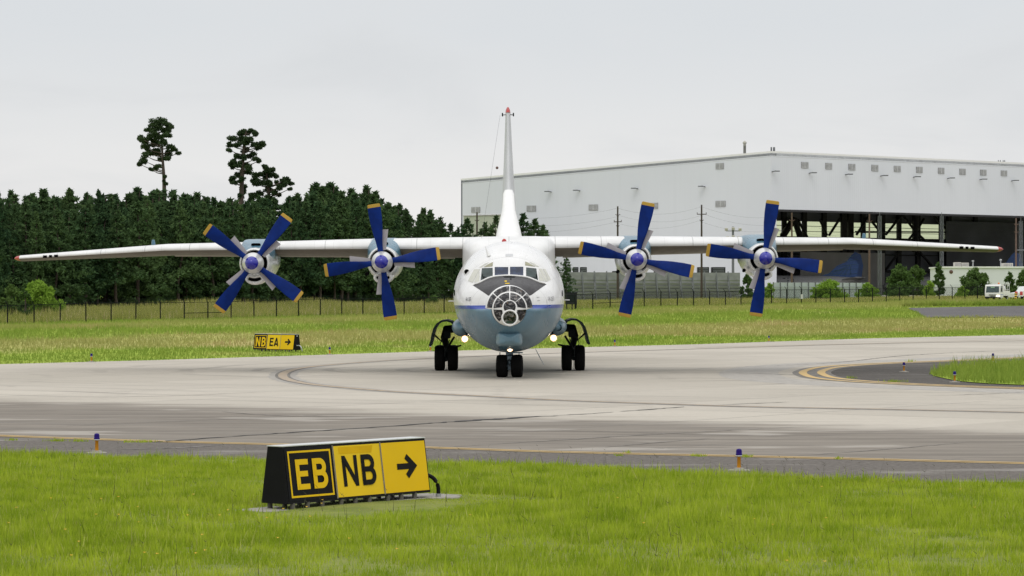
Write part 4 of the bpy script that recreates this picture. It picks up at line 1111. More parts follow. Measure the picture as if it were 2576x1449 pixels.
m = MB(); m.lathe([(99.78, 0), (99.79, .06), (99.81, .085)], (0.02, 0, 1.03), n=20, mat=0); m.lathe([(99.81, .085), (99.815, .115)], (0.02, 0, 1.03), n=20, mat=2); m.lathe([(99.815, .115), (99.80, .12), (99.95, .12), (100.2, .05)], (0.02, 0, 1.03), n=20, mat=1)
m.tube([(.02, 100.1, 1.03), (.02, 100.6, .95)], .04, 8, 1); part(m, 'taxi_light', ['lamp', 'gear_blue', 'lamp_halo'])
# ================================================================ taxiway signs
def stroke(pts, w):
    """poly-line with thickness, mitred: returns quads in the plane"""
    L, Rr = [], []
    for i, (x, y) in enumerate(pts):
        d0 = None if i == 0 else (x - pts[i - 1][0], y - pts[i - 1][1]); d1 = None if i == len(pts) - 1 else (pts[i + 1][0] - x, pts[i + 1][1] - y)
        nrm = lambda d: (-d[1] / math.hypot(*d), d[0] / math.hypot(*d))
        if d0 is None: n = nrm(d1)
        elif d1 is None: n = nrm(d0)
        else:
            a, b = nrm(d0), nrm(d1); s = (a[0] + b[0], a[1] + b[1]); q = (s[0] ** 2 + s[1] ** 2) / 2; q = max(q, .25); n = (s[0] / q, s[1] / q)
        L.append((x + n[0] * w / 2, y + n[1] * w / 2)); Rr.append((x - n[0] * w / 2, y - n[1] * w / 2))
    return L, Rr
def glyph(ch, w, h, t):
    """strokes of a letter in a box w x h with stroke t"""
    a = t / 2
    if ch == 'E': return [[(a, 0), (a, h)], [(a, h - a), (w, h - a)], [(a, h * .52), (w * .92, h * .52)], [(a, a), (w, a)]]
    if ch == 'N': return [[(a, 0), (a, h)], [(w - a, 0), (w - a, h)], [(a, h - a * .6), (w - a, a * .6)]]
    if ch == 'A': return [[(a * .9, 0), (w / 2, h)], [(w - a * .9, 0), (w / 2, h)], [(w * .2, h * .24), (w * .8, h * .24)]]
    if ch == 'B':
        out = [[(a, 0), (a, h)]]
        for z0, z1, ww in ((h * .52, h - a, w * .94), (a, h * .52, w)):
            r_ = (z1 - z0) / 2; cx_ = ww - a - r_; cx_ = max(cx_, a); p = [(a, z1)]
            rx = ww - a - cx_
            p += [(cx_ + rx * math.sin(PI * k / 14), (z0 + z1) / 2 + r_ * math.cos(PI * k / 14)) for k in range(15)]; p += [(a, z0)]; out.append(p)
        return out
    if ch == '>': return [[(0, h / 2), (w - t * .55, h / 2)], [(w * .48, h), (w - t * .6, h / 2), (w * .48, 0)]]
def make_sign(label, loc, rz, L, legends, grp):
    t = thing('taxiway_sign', label, 'sign', loc, rz, grp)
    z0, z1, yb, yt = .105, .885, -.25, -.135
    m = MB(); prof_ = [(yb, z0), (yt, z1), (-yt, z1), (-yb, z0)]
    m.rings([[Vector((x, y, z)) for y, z in prof_] for x in (0, L)], smooth=False)
    m.build('sign_box', 'sign_black', t)
    m = MB(); m.box((L / 2, 0, z1 + .006), (L + .02, -2 * yt + .02, .014), bev=.003); m.build('sign_lid', 'sign_top', t)
    nrm = Vector((0, -(z1 - z0), -(yb - yt) * -1 * -1)).normalized(); nrm = Vector((0, -(z1 - z0), (yt - yb))).normalized()
    def fp(u, v, lift): return Vector((u, yb + (yt - yb) * v, z0 + (z1 - z0) * v)) + nrm * lift
    pw = L / 3
    for i, (kind, items) in enumerate(legends):
        u0 = i * pw; m = MB(); e = .022
        m.quad(fp(u0 + e * (1 if i == 0 else .4), .045, .006), fp(u0 + pw - e * (1 if i == 2 else .4), .045, .006), fp(u0 + pw - e * (1 if i == 2 else .4), .955, .006), fp(u0 + e * (1 if i == 0 else .4), .955, .006))
        pn = m.build('sign_panel', 'sign_black' if kind == 'k' else ('sign_yellow' if i == 2 else 'sign_yellow_faded'), t)
        if kind == 'k':
            m = MB(); b0, b1, c0, c1, th = u0 + pw * .075, u0 + pw * .945, .10, .915, .034
            hh = .8
            for (a_, b_, c_, d_) in [(b0, b1, c0, c0 + th), (b0, b1, c1 - th, c1), (b0, b0 + th * .85, c0 + th, c1 - th), (b1 - th * .85, b1, c0 + th, c1 - th)]:
                m.quad(fp(a_, c_, .009), fp(b_, c_, .009), fp(b_, d_, .009), fp(a_, d_, .009))
            m.build('legend_border', 'sign_yellow', pn)
        m = MB(); lift = .009
        for ch, ul, ur, vb, vt, st in items:
            w, h = (ur - ul) * pw, (vt - vb) * .81
            for s in glyph(ch, w, h, st):
                Lq, Rq = stroke(s, st); lift += .0012
                m.rings([[fp(u0 + ul * pw + x, vb + y / .81, lift) for x, y in Lq], [fp(u0 + ul * pw + x, vb + y / .81, lift) for x, y in Rq]], close=False, smooth=False)
        m.build('legend', 'sign_yellow' if kind == 'k' else 'sign_ink', pn)
    for i in (1, 2):
        m = MB(); u = i * pw; m.quad(fp(u - .014, .03, .012), fp(u + .014, .03, .012), fp(u + .014, .97, .012), fp(u - .014, .97, .012)); m.quad(fp(u - .003, .03, .014), fp(u + .003, .03, .014), fp(u + .003, .97, .014), fp(u - .003, .97, .014), 1)
        m.build('panel_divider', ['beige', 'sign_black'], t)
    for i in range(3):
        for f in (.12, .42, .72):
            x = (i + f) * pw * .985
            m = MB(); m.tube([(x, yb + .03, -.02), (x, yb + .03, z0 + .01)], .036, 10); m.tube([(x, yb + .03, .0), (x, yb + .03, .012)], .062, 10); m.tube([(x, -yb - .05, -.02), (x, -yb - .05, z0 + .01)], .036, 10); m.build('leg', 'leg_steel', t)
    return t, fp, L
vec = SIGN_B - SIGN_A; SL = vec.length
t, fp, L = make_sign('yellow and black lettered guidance sign reading EB NB with arrow, standing in the near lawn', SIGN_A + Vector((-.25 * math.sin(math.atan2(vec.y, vec.x)), .25 * math.cos(math.atan2(vec.y, vec.x)), .0)), math.atan2(vec.y, vec.x), SL,
    [('k', [('E', .21, .465, .235, .765, .078), ('B', .545, .835, .235, .765, .08)]), ('y', [('N', .16, .475, .225, .775, .072), ('B', .555, .85, .225, .775, .076)]), ('y', [('>', .32, .745, .325, .69, .088)])], 'taxiway guidance signs')
m = MB(); q9 = [(math.sin(PI / 2 * i / 8), math.cos(PI / 2 * i / 8)) for i in range(9)]; pts = [(SL - .02, -.13, .36)] + [(SL + .12 * s, -.15 - .15 * s, .13 + .22 * c) for s, c in q9] + [(SL + .12, -.30, .0)]
m.tube(pts, .03, 10); m.tube([(SL + .12, -.30, .02), (SL + .12, -.30, .08)], .042, 10, 1); m.build('conduit', ['sign_black', 'steel'], t)
m = MB(); m.quad(fp(L / 3 + .12, .81, .0075), fp(L / 3 * 2 - .2, .80, .0075), fp(L / 3 * 2 - .16, .93, .0075), fp(L / 3 + .12, .93, .0075)); m.build('faded_patch', 'sign_patch', t)
# slab under it
m = MB(); cs = (SIGN_A + SIGN_B) / 2; rotz = Matrix.Rotation(math.atan2(vec.y, vec.x), 3, 'Z')
m.box(cs + rotz @ Vector((.15, .30, -.015)), (SL + 1.1, .66, .09), 0, rotz, .015); m.build('concrete_slab', 'concrete_pad', kind='structure')
m = MB(); pcc = SIGN_A + rotz @ Vector((SL + .2, -.02, .0)); m.lathe([(-.02, .30), (.03, .30), (.035, .28), (.035, 0)], pcc, 'Z', 28); m.build('concrete_slab', 'concrete_pad', kind='structure')
fa_ = Vector((P(636.5, 884, 143.6).x, 143.6, 0)); ang2 = R(-44)
SL2 = 3.04
make_sign('small far sign reading NB EA with arrow beside the grass edge, dark end panel showing', fa_ + Vector((-.25 * math.sin(ang2), .25 * math.cos(ang2), gz(fa_.x, 143.6) - .01)), ang2, SL2,
    [('k', [('N', .17, .50, .20, .80, .088), ('B', .60, .90, .20, .80, .088)]), ('y', [('E', .20, .47, .235, .765, .08), ('A', .53, .86, .235, .765, .078)]), ('y', [('>', .33, .76, .33, .69, .088)])], 'taxiway guidance signs')
sg = [o for o in bpy.data.objects if o.name.startswith('taxiway_sign')][-1]
m = MB(); m.tube([(SL2, -.03, .33), (SL2 + .14, -.02, .34)] + [(SL2 + .14 + .25 * math.sin(PI / 2 * i / 6), -.02, .09 + .25 * math.cos(PI / 2 * i / 6)) for i in range(7)] + [(SL2 + .39, -.02, -.02)], .03, 8); m.build('conduit', 'steel', sg)
m = MB(); m.box((SL2 + .004, 0, .81), (.012, .07, .07)); m.build('end_latch', 'steel', sg)

# ---------------------------------------------------------------- taxiway edge lights
def edge_light(loc, label, s=1.0):
    t = thing('taxiway_edge_light', label, 'runway light', loc, rnd.uniform(0, 3), 'blue taxiway edge lights'); t.scale = (s, s, s)
    m = MB(); m.lathe([(-.03, .19), (.008, .19), (.016, .17), (.018, .09), (.045, .085), (.05, 0)], (0, 0, 0), 'Z', 26); m.build('base_plate', 'concrete_pad', t)
    m = MB(); m.lathe([(.01, .034), (.22, .030), (.225, .042), (.24, .042), (.24, .0)], (0, 0, 0), 'Z', 16); m.build('stem', 'stem_orange', t)
    m = MB(); m.lathe([(.235, .0), (.235, .052), (.255, .056), (.257, .05), (.257, 0)], (0, 0, 0), 'Z', 18); m.build('collar', 'sign_top', t)
    m = MB(); m.lathe([(.255, .05), (.262, .056), (.275, .055), (.28, .051), (.33, .050), (.35, .045), (.363, .03), (.367, 0)], (0, 0, 0), 'Z', 20); m.build('lamp_globe', 'lamp_blue', t)
    return t
def G0(x, y): p = G(x, y); return Vector((p.x, p.y, .004))
for x, y, lb, s in [(243.5, 1140, 'blue edge light on orange stem by the near lawn, past the sign\'s black end', 1), (1859, 1184, 'blue edge light on orange stem in the pale gravelly patch of the near shoulder', 1),
                 (250, 907.5, 'small far edge light at the grass edge, alone below the plane\'s wing tip', 1), (834, 891, 'small far edge light at the grass edge, next to the far NB EA sign', 1), (1085, 882.8, 'small far edge light at the grass edge, close to the plane\'s outer main wheels', 1),
                 (1545, 871, 'small far edge light at the grass edge, just past the plane\'s last main wheel', 1), (1929, 859.3, 'small far edge light at the grass edge, below the outermost propeller near the hangar', 1),
                 (2274, 936, 'blue edge light on the bare dark asphalt tip of the island', 1), (2401.6, 961.7, 'blue edge light just in front of the tall island grass', 1)]:
    p = G0(x, y)
    if 'far edge light' in lb: p.y = edge_y(p.x) - .25; p.z = .004
    edge_light(p, lb, s)
p = G(2498, 917); edge_light(Vector((p.x, p.y, .1)), 'blue edge light rising behind the tall island grass', 1)

# ---------------------------------------------------------------- perimeter fence
def fence_pt(n):
    X = (-1813 + 80.44 * n) * 259.2 / 10250; Y = 259.2 * (1 + .008767 * n); return Vector((X, Y, gz(X, Y)))
f = thing('chain_link_fence', 'long black chain link perimeter fence with barbed wire arms beyond the far grass', 'fence', fence_pt(0))
f0 = fence_pt(0); bpy.context.view_layer.update()
post_me = None
for n in range(-3, 55):
    p = fence_pt(n)
    if post_me is None:
        m = MB(); m.tube([(0, 0, -.2), (0, 0, 1.84)], .06, 8); m.tube([(0, 0, 1.83), (-.24, .18, 2.16)], .028, 6)
        o = m.build('post', 'fence', f); post_me = o.data
    else:
        o = bpy.data.objects.new('post', post_me); C.objects.link(o); o.parent = f
    o.location = p - f0; o.scale = (1, 1, 1.0 + .04 * rnd.uniform(-1, 1))
pts = [fence_pt(n) - f0 for n in range(-3, 55)]
m = MB(); m.tube([p + Vector((0, 0, 1.80)) for p in pts], .032, 6, smooth=False); m.build('top_rail', 'fence', f)
for k_, (dx, dy, dz) in enumerate([(-.1, .07, 1.95), (-.22, .16, 2.12)]):
    m = MB(); m.tube([p + Vector((dx, dy, dz)) for p in pts], .008, 4, smooth=False); m.build('barbed_wire', 'fence', f)
m = MB(); m.rings([[p + Vector((0, 0, .02)) for p in pts], [p + Vector((0, 0, 1.80)) for p in pts]], close=False, smooth=False); m.build('mesh_fabric', 'chain', f)
for n0, n1 in ((7, 8.6), (41, 42), (27, 29)):
    a, b = fence_pt(n0) - f0, fence_pt(n1) - f0; m = MB(); m.tube([a + Vector((0, 0, .75)), b + Vector((0, 0, .75))], .035, 6); m.build('brace_rail', 'fence', f)
p = P(2028, 747, 345); m = MB(); pf = Vector((p.x, fence_y(p.x) - .08, 0)); m.box(pf - f0 + Vector((0, 0, gz(p.x, pf.y) + .95)), (.42, .03, .55), rot=Matrix.Rotation(R(48), 3, 'Z')); m.build('notice_plate', 'sign_top', f)

# ---------------------------------------------------------------- trees
def leaf_cloud(centres, seed, per, size, flat=.6, up=.0):
    """many small needle or leaf faces scattered round the given clump centres (x,y,z,r)"""
    r_ = np.random.default_rng(seed); c = np.array(centres, float); c = np.repeat(c, per, 0); n = len(c)
    d = r_.normal(size=(n, 3)); d /= np.linalg.norm(d, axis=1)[:, None]; rad = r_.random(n) ** .45
    p = c[:, :3] + d * (rad * c[:, 3])[:, None] * np.array([1, 1, flat])
    s = size * r_.uniform(.55, 1.35, n)
    a = r_.normal(size=(n, 3)); a[:, 2] += up; a /= np.linalg.norm(a, axis=1)[:, None]
    b = np.cross(a, r_.normal(size=(n, 3))); b /= np.linalg.norm(b, axis=1)[:, None] + 1e-9
    v = np.stack([p - b * (s * .38)[:, None], p + b * (s * .38)[:, None], p + a * s[:, None]], 1)
    return v.reshape(-1, 3), np.arange(3 * n).reshape(n, 3)
def cloud_obj(name, va, fa, mat, parent):
    o = fast_mesh(name, va, fa, [mat], None, 3); o.parent = parent; return o
def pine_data(seed, h, spread=.17, base=.05):
    r_ = random.Random(seed); cs = []; z = h * base + .4; sway = r_.uniform(-.3, .3)
    tr = [(sway * math.sin(h * k_ * .1), 0, h * k_ / 8) for k_ in range(9)]
    lop = [r_.uniform(.75, 1.2) for _ in range(8)]
    while z < h * .93:
        t = z / h; rad = h * spread * (1 - t) ** .62 * (.72 + .5 * min(1, t / .25)) * r_.uniform(.7, 1.2); rad = max(rad, .45)
        nb = 6 if t < .55 else 5 if t < .8 else 4; ph = r_.uniform(0, 6.28)
        for k_ in range(nb):
            a = ph + 2 * PI * k_ / nb + r_.uniform(-.4, .4); L_ = rad * r_.uniform(.6, 1.2) * lop[int(a / .7854) % 8]
            for q, sz in ((1.0, 1.0), (.55, .7)) if L_ > .9 else ((.9, .9),):
                cs.append((L_ * q * math.cos(a), L_ * q * math.sin(a), z + L_ * q * r_.uniform(.0, .40), sz * (.26 + .15 * L_)))
        z += .55 + .22 * (1 - t)
    for k_ in range(3): cs.append((r_.uniform(-.12, .12), r_.uniform(-.12, .12), h * (.93 + .025 * k_), .26 - .05 * k_))
    cs.append((0, 0, h - .15, .28)); cs.append((0, 0, h + .1, .16))
    return tr, cs
# broad-leaved shrubs and trees
def bush(name, label, cat, x, ytop, xhalf, d, mat, seed, dens=1.0, size=.32, group=None, lift=0):
    p = P(x, HY, d); z = gz(p.x, p.y); h = HC + (HY - ytop) * d / F - z; rw = xhalf * d / F; r_ = random.Random(seed)
    t = thing(name, label, cat, (p.x, p.y, z), 0, group); cs = []
    for _ in range(int(34 * dens)):
        a = r_.uniform(0, 6.28); zz = h * (r_.random() ** .8) * .95; prof_ = math.sin(PI * min(1, (zz / h) * .78 + .22)) ** .6
        q = r_.random() ** .5 * rw * prof_; cs.append((q * math.cos(a), q * math.sin(a), max(.15 * h, zz - .1 * h), rw * r_.uniform(.16, .30)))
    cs.append((0, 0, h * .93, rw * .2))
    va, fa = leaf_cloud(cs, seed, int(95 * dens), size, .85, .2); cloud_obj('crown', va, fa, mat, t)
    m = MB(); m.tube([(0, 0, -.2), (.03 * h, 0, h * .35), (0, .02 * h, h * .75)], [.03 * h + .03, .022 * h + .02, .02], 7); m.build('trunk', 'bark', t)
    for k_ in range(3):
        a = 2.1 * k_; 
    return t
PINES = []
for i, (h, sp, ba) in enumerate([(10, .20, .02), (10, .17, .20), (10, .225, .05), (10, .11, .10), (10, .18, .16), (10, .21, .24)]):
    tr, cs = pine_data(100 + i, h, sp, ba)
    va, fa = leaf_cloud(cs, 200 + i, 40, .27, .8, .45)
    t = thing('pine_tree', 'pine', 'tree', (0, 0, 0), 0, 'pines of the dense wood beyond the fence')
    cloud_obj('crown', va, fa, 'needles', t)
    m = MB(); m.tube(tr, [.16 - .016 * k_ for k_ in range(9)], 7); m.build('trunk', 'bark', t)
    PINES.append(t)
prof_top = [(-60, 490), (0, 494), (30, 494), (80, 489), (130, 494), (180, 489), (230, 494), (270, 484), (320, 488), (380, 478), (430, 482), (480, 494), (560, 500), (610, 505), (660, 500), (700, 508), (730, 508), (760, 494), (800, 472), (850, 464), (868, 496), (890, 486), (935, 470), (962, 500), (1000, 524), (1030, 534), (1080, 530), (1110, 538), (1140, 558), (1170, 556)]
pxs, pys = zip(*prof_top)
A0, A1 = Vector((-56.5, 303, 0)), Vector((-5.6, 402, 0)); adir = (A1 - A0).normalized(); aper = Vector((-adir.y, adir.x, 0)); alen = (A1 - A0).length
FOREST = 'dark pine in the dense wood wall beyond the fence'
used = [False] * len(PINES); cnt = 0
for row in range(6):
    sstep_ = [3.1, 3.0, 3.0, 3.1, 3.4, 3.6][row]; s = -3 + row * 1.3
    while s < alen + 8:
        p = A0 + adir * (s + rnd.uniform(-1, 1)) + aper * (row * 3.6 + rnd.uniform(-1.2, 1.2)); s += sstep_
        x = CX + F * p.x / p.y
        if x < -70 or x > 1185: continue
        z = gz(p.x, p.y); ytop = np.interp(x, pxs, pys)
        jit = (abs(rnd.gauss(3, 9)) if rnd.random() < .82 else -rnd.uniform(2, 12)) if row >= 2 else abs(rnd.gauss(10, 16)) + (2 - row) * 9
        htop = HC + (HY - ytop - jit) * p.y / F - z
        if row == 0 and rnd.random() < .25: htop *= rnd.uniform(.45, .75)
        htop = max(3.5, htop); k_ = (3 if jit < 0 else rnd.choice([0, 1, 2, 4, 5, 1])) if row >= 2 else rnd.choice([0, 1, 2, 5])
        sc = htop / 10.15; wsc = sc * rnd.uniform(.85, 1.45) * (1.1 if htop < 9 else 1.0)
        if not used[k_]:
            o = PINES[k_]; o.location = (p.x, p.y, z); o.rotation_euler = (0, 0, rnd.uniform(0, 6.28)); o.scale = (wsc, wsc, sc); used[k_] = True
        else: o = dup(PINES[k_], (p.x, p.y, z), rnd.uniform(0, 6.28), (wsc, wsc, sc))
        o['label'] = FOREST; cnt += 1
# pines standing in front of the hangar, either side of the tail
for (x, yt, d, k_, ws, lb) in [(1176, 552, 405, 0, 1.2, 'lone pine between the wood and the pale green wall'), (1248, 545, 412, 2, 1.15, 'bushy pine against the pale green wall, before the tail fin'), (1220, 562, 409, 5, 1.2, 'lower pine filling the gap beside the bushy pine at the green wall'), (1316, 540, 418, 1, 1.35, 'tallest pine against the white hangar wall, just past the tail fin'),
                               (1345, 553, 421, 4, 1.35, 'middle pine against the white hangar wall past the tail fin'), (1367, 568, 424, 0, 1.2, 'shortest pine against the white hangar wall, farthest from the tail fin'), (1425, 640, 416, 2, .8, 'small pine peeping out beside the plane under the wing')]:
    p = P(x, 700, d); z = gz(p.x, p.y); h = HC + (HY - yt) * d / F - z; sc = h / 10.15
    dup(PINES[k_], (p.x, p.y, z), rnd.uniform(0, 6), (sc * ws, sc * ws, sc), lb, 'pines in front of the hangar')
for i, (x, yt, xh, d_) in enumerate([(452, 488, 26, 372), (605, 508, 30, 366), (380, 486, 24, 364), (205, 500, 26, 352), (690, 516, 24, 372), (90, 506, 24, 338), (500, 530, 30, 352), (330, 560, 34, 338), (150, 590, 34, 322), (640, 600, 36, 352), (1010, 560, 26, 398), (905, 560, 30, 388), (1095, 560, 24, 408), (760, 540, 26, 372)]):
    bush('broadleaf_tree', 'lighter green broadleaf tree mixed into the dense pine wood', 'tree', x, yt, xh, d_, 'oak', 300 + i, 1.5, .30, 'broadleaf trees among the pines')
# three old pines that tower over the wood; clumps and limbs follow the real tree's outline
def old_pine(label, d, clumps, trunk, rad, seed):
    zz = lambda X, Y: (280 + .27174 * X, 266 + .27174 * Y)
    bx, by = zz(*trunk[0]); b = P(bx, by, d); z0 = gz(b.x, d); r_ = random.Random(seed)
    t = thing('old_pine_tree', label, 'tree', (b.x, d, z0), 0, 'old pines towering over the wood')
    base = Vector((b.x, d, z0)); tp = [Vector((0, 0, 0))] + [P(*zz(*q), d) - base for q in trunk]
    n = len(tp); m = MB(); m.tube(tp, [rad * (1 - .75 * i / (n - 1)) for i in range(n)], 9)
    cs = []
    for (X, Y, rr) in clumps:
        q = P(*zz(X, Y), d) - base; q.y = r_.uniform(-1.3, 1.3); k_ = rr * .27174 * d / F
        # limb from the trunk
        zt = q.z - abs(q.x - np.interp(q.z, [p.z for p in tp], [p.x for p in tp])) * .35
        zt = max(zt, tp[1].z * .7); s = Vector((np.interp(zt, [p.z for p in tp], [p.x for p in tp]), 0, zt)); mid = (s + q) / 2 + Vector((0, 0, -.15))
        m.tube([s, mid, q], [.10, .07, .03], 5)
        for _ in range(5):
            cs.append((q.x + r_.uniform(-.7, .7) * k_, q.y + r_.uniform(-.7, .7) * k_, q.z + r_.uniform(-.5, .5) * k_, k_ * r_.uniform(.48, .85)))
    m.build('trunk', 'bark', t)
    va, fa = leaf_cloud(cs, seed, 180, .21, .7, .3); cloud_obj('crown', va, fa, 'needles_tall', t)
old_pine('tall bare-stemmed old pine with domed crown, standing apart over the wood', 392, [(480, 150, 52), (540, 180, 38), (420, 165, 48), (375, 170, 32), (430, 225, 56), (335, 225, 40), (500, 225, 42), (520, 262, 30), (268, 305, 38), (330, 290, 46), (300, 330, 30), (420, 290, 58), (495, 290, 34), (310, 385, 38), (390, 345, 42), (480, 345, 42), (545, 375, 34), (585, 405, 30), (612, 432, 20), (525, 440, 44), (520, 485, 34), (420, 430, 42), (360, 430, 34), (320, 465, 38), (300, 510, 34), (255, 540, 26), (450, 505, 30), (400, 570, 32), (440, 560, 24), (378, 595, 18), (490, 700, 12), (500, 660, 12), (505, 720, 14)],
         [(490, 745), (486, 640), (478, 520), (468, 350), (440, 240)], .32, 41)
old_pine('ivy-clad old pine with several ragged tiers of boughs over the wood', 396, [(1250, 232, 42), (1300, 240, 32), (1345, 268, 34), (1195, 250, 36), (1130, 308, 42), (1200, 305, 46), (1275, 320, 40), (1100, 360, 28), (1098, 410, 26), (1165, 360, 40), (1240, 350, 40), (1330, 360, 36), (1405, 360, 28), (1360, 385, 30), (1230, 410, 34), (1290, 455, 40), (1340, 490, 28), (1372, 510, 22), (1170, 470, 40), (1220, 480, 34), (1120, 520, 36), (1108, 560, 30), (1170, 540, 40), (1240, 545, 48), (1290, 580, 38), (1265, 610, 32), (1210, 610, 30), (1160, 640, 38), (1125, 680, 32), (1150, 715, 30), (1115, 700, 20), (1210, 690, 34), (1212, 740, 32), (1205, 790, 34), (1205, 840, 30), (1198, 880, 28)],
         [(1200, 890), (1210, 700), (1218, 500), (1232, 330), (1248, 240)], .42, 42)
old_pine('shorter spreading old pine leaning a long bough outward, beside the ivy-clad one', 400, [(1430, 578, 40), (1480, 600, 36), (1505, 640, 30), (1400, 620, 36), (1340, 648, 38), (1320, 690, 32), (1350, 720, 30), (1440, 650, 40), (1400, 715, 42), (1470, 715, 40), (1540, 720, 36), (1590, 695, 34), (1625, 685, 32), (1655, 720, 28), (1662, 770, 18), (1600, 735, 32), (1560, 760, 30), (1450, 775, 42), (1520, 800, 34), (1555, 820, 20), (1370, 815, 38), (1310, 835, 36), (1295, 870, 26), (1340, 850, 26), (1455, 850, 38), (1485, 885, 28)],
         [(1465, 900), (1452, 760), (1440, 650), (1430, 580)], .34, 43)
bush('shrub', 'bright yellow green shrub in the meadow before the wood', 'shrub', 98, 707, 58, 286, 'bright_leaf', 61, 1.7, .24)
bush('shrub', 'dark green bush beside the bright shrub, by the photo\'s edge', 'shrub', 28, 716, 34, 283, 'oak', 62, 1, .28)
bush('shrub', 'dark leafy sapling half behind the bright shrub', 'shrub', 62, 712, 16, 279, 'oak', 63, .6, .25)
bush('broadleaf_tree', 'big round dark tree in front of the open hangar', 'tree', 2262, 666, 38, 440, 'oak', 64, 1.5, .34, 'trees before the hangar')
bush('broadleaf_tree', 'lighter tree merged onto the big round tree before the hangar', 'tree', 2305, 665, 28, 446, 'oak', 65, 1.1, .34, 'trees before the hangar')
bush('broadleaf_tree', 'slim pointed tree at the corner of the low white building', 'tree', 2360, 659, 18, 442, 'oak', 66, 1.1, .32, 'trees before the hangar')
bush('broadleaf_tree', 'wide rounded tree in front of the low white building', 'tree', 2455, 675, 43, 436, 'oak', 67, 1.5, .34, 'trees before the hangar')
bush('broadleaf_tree', 'narrow tree behind the white truck', 'tree', 2540, 683, 16, 440, 'oak', 68, .9, .32, 'trees before the hangar')
bush('broadleaf_tree', 'dark tree cut by the photo\'s edge, behind the white truck', 'tree', 2576, 677, 22, 441, 'oak', 69, 1.1, .32, 'trees before the hangar')
bush('broadleaf_tree', 'dark tree behind the outermost propeller, before the blast fence', 'tree', 1880, 690, 20, 438, 'oak', 70, 1.1, .32, 'trees before the hangar')
bush('shrub', 'bright low shrub before the pale barrier at the hangar mouth', 'shrub', 2086, 706, 46, 425, 'bright_leaf', 71, 1.4, .28, 'bright shrubs along the fence')
bush('shrub', 'small bright shrub beside the grey lattice mast', 'shrub', 2182, 713, 32, 426, 'bright_leaf', 72, 1, .26, 'bright shrubs along the fence')
bush('shrub', 'bright shrub under the slim pointed tree', 'shrub', 2338, 708, 20, 430, 'bright_leaf', 73, .8, .3, 'bright shrubs along the fence')
bush('shrub', 'bright shrub at the hangar corner below the outermost propeller', 'shrub', 1935, 712, 14, 424, 'bright_leaf', 74, .7, .3, 'bright shrubs along the fence')
for i, (x, yt, w, d, lb) in enumerate([(1090, 745, 16, 335, 'low weedy shrub against the wood, near the fuselage'), (2420, 722, 20, 415, 'low shrub at the foot of the low white building'), (2260, 722, 22, 412, 'low shrub at the foot of the big round tree')]):
    bush('shrub', lb, 'shrub', x, yt, w, d, 'bright_leaf' if i % 2 else 'oak', 80 + i, .6, .28, 'bright shrubs along the fence')
# ================================================================ hangar
HB = 1.5
Cc, Lc = Vector((56.3, 620, 0)), Vector((-11.7, 673, 0)); fd = Vector((.757, .653, 0)).normalized(); ld = (Lc - Cc).normalized(); ll_ = (Lc - Cc).length
FL = 290.0; HT, HL, HD = 33.3, 29.4, 20.95
def on_front(x):                      # distance along the front for a picture column
    k = (x - CX) / F; return (k * Cc.y - Cc.x) / (fd.x - k * fd.y)
def on_left(x):
    k = (x - CX) / F; return (k * Cc.y - Cc.x) / (ld.x - k * ld.y)
def back_s(x):
    k = (x - CX) / F; return (k * Lc.y - Lc.x) / (fd.x - k * fd.y)
hg = thing('hangar', 'huge white metal aircraft hangar with its long door standing open', 'hangar', Cc)
bpy.context.view_layer.update()
hp = lambda p: Vector(p) - Cc
nF = Vector((fd.y, -fd.x, 0)); nL = Vector((ld.y, -ld.x, 0))
if nF.y > 0: nF = -nF
if nL.y > 0: nL = -nL
def wall(m, a, b, z0a, z1a, z0b, z1b, n, th=.5, mat=0):
    q = [Vector((a.x, a.y, z0a)), Vector((b.x, b.y, z0b)), Vector((b.x, b.y, z1b)), Vector((a.x, a.y, z1a))]; r_ = [v - n * th for v in q]
    vs = [hp(v) for v in q + r_]; m.add(vs, [(0, 1, 2, 3), (7, 6, 5, 4), (0, 4, 5, 1), (1, 5, 6, 2), (2, 6, 7, 3), (3, 7, 4, 0)], mat)
m = MB(); wall(m, Cc, Lc, HB - 1, HT, HB - 1, HL, nL); m.build('side_wall', 'cladding', hg)
s0 = on_front(1953.5); J = Cc + fd * s0; E = Cc + fd * FL
m = MB(); wall(m, Cc + fd * .002, J, HB - 1, HT, HB - 1, HT, nF); m.build('door_jamb', 'cladding', hg)
m = MB(); wall(m, J, E, HD, HT, HD, HT, nF); m.build('front_wall', 'cladding', hg)
# inside linings, back wall with clear panels, roof, floor
B0, B1 = Lc, Lc + fd * FL
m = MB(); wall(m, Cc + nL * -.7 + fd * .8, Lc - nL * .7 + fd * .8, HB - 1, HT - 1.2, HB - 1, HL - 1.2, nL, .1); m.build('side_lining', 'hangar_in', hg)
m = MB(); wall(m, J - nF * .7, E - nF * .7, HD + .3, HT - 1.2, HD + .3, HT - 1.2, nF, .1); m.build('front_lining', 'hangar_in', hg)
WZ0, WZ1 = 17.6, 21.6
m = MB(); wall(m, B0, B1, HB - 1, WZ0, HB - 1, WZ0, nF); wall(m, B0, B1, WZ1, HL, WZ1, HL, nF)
sA, sB = back_s(1944), back_s(2378); wall(m, B0, B0 + fd * sA, WZ0, WZ1, WZ0, WZ1, nF); wall(m, B0 + fd * sB, B1, WZ0, WZ1, WZ0, WZ1, nF); m.build('back_wall', 'hangar_in', hg)
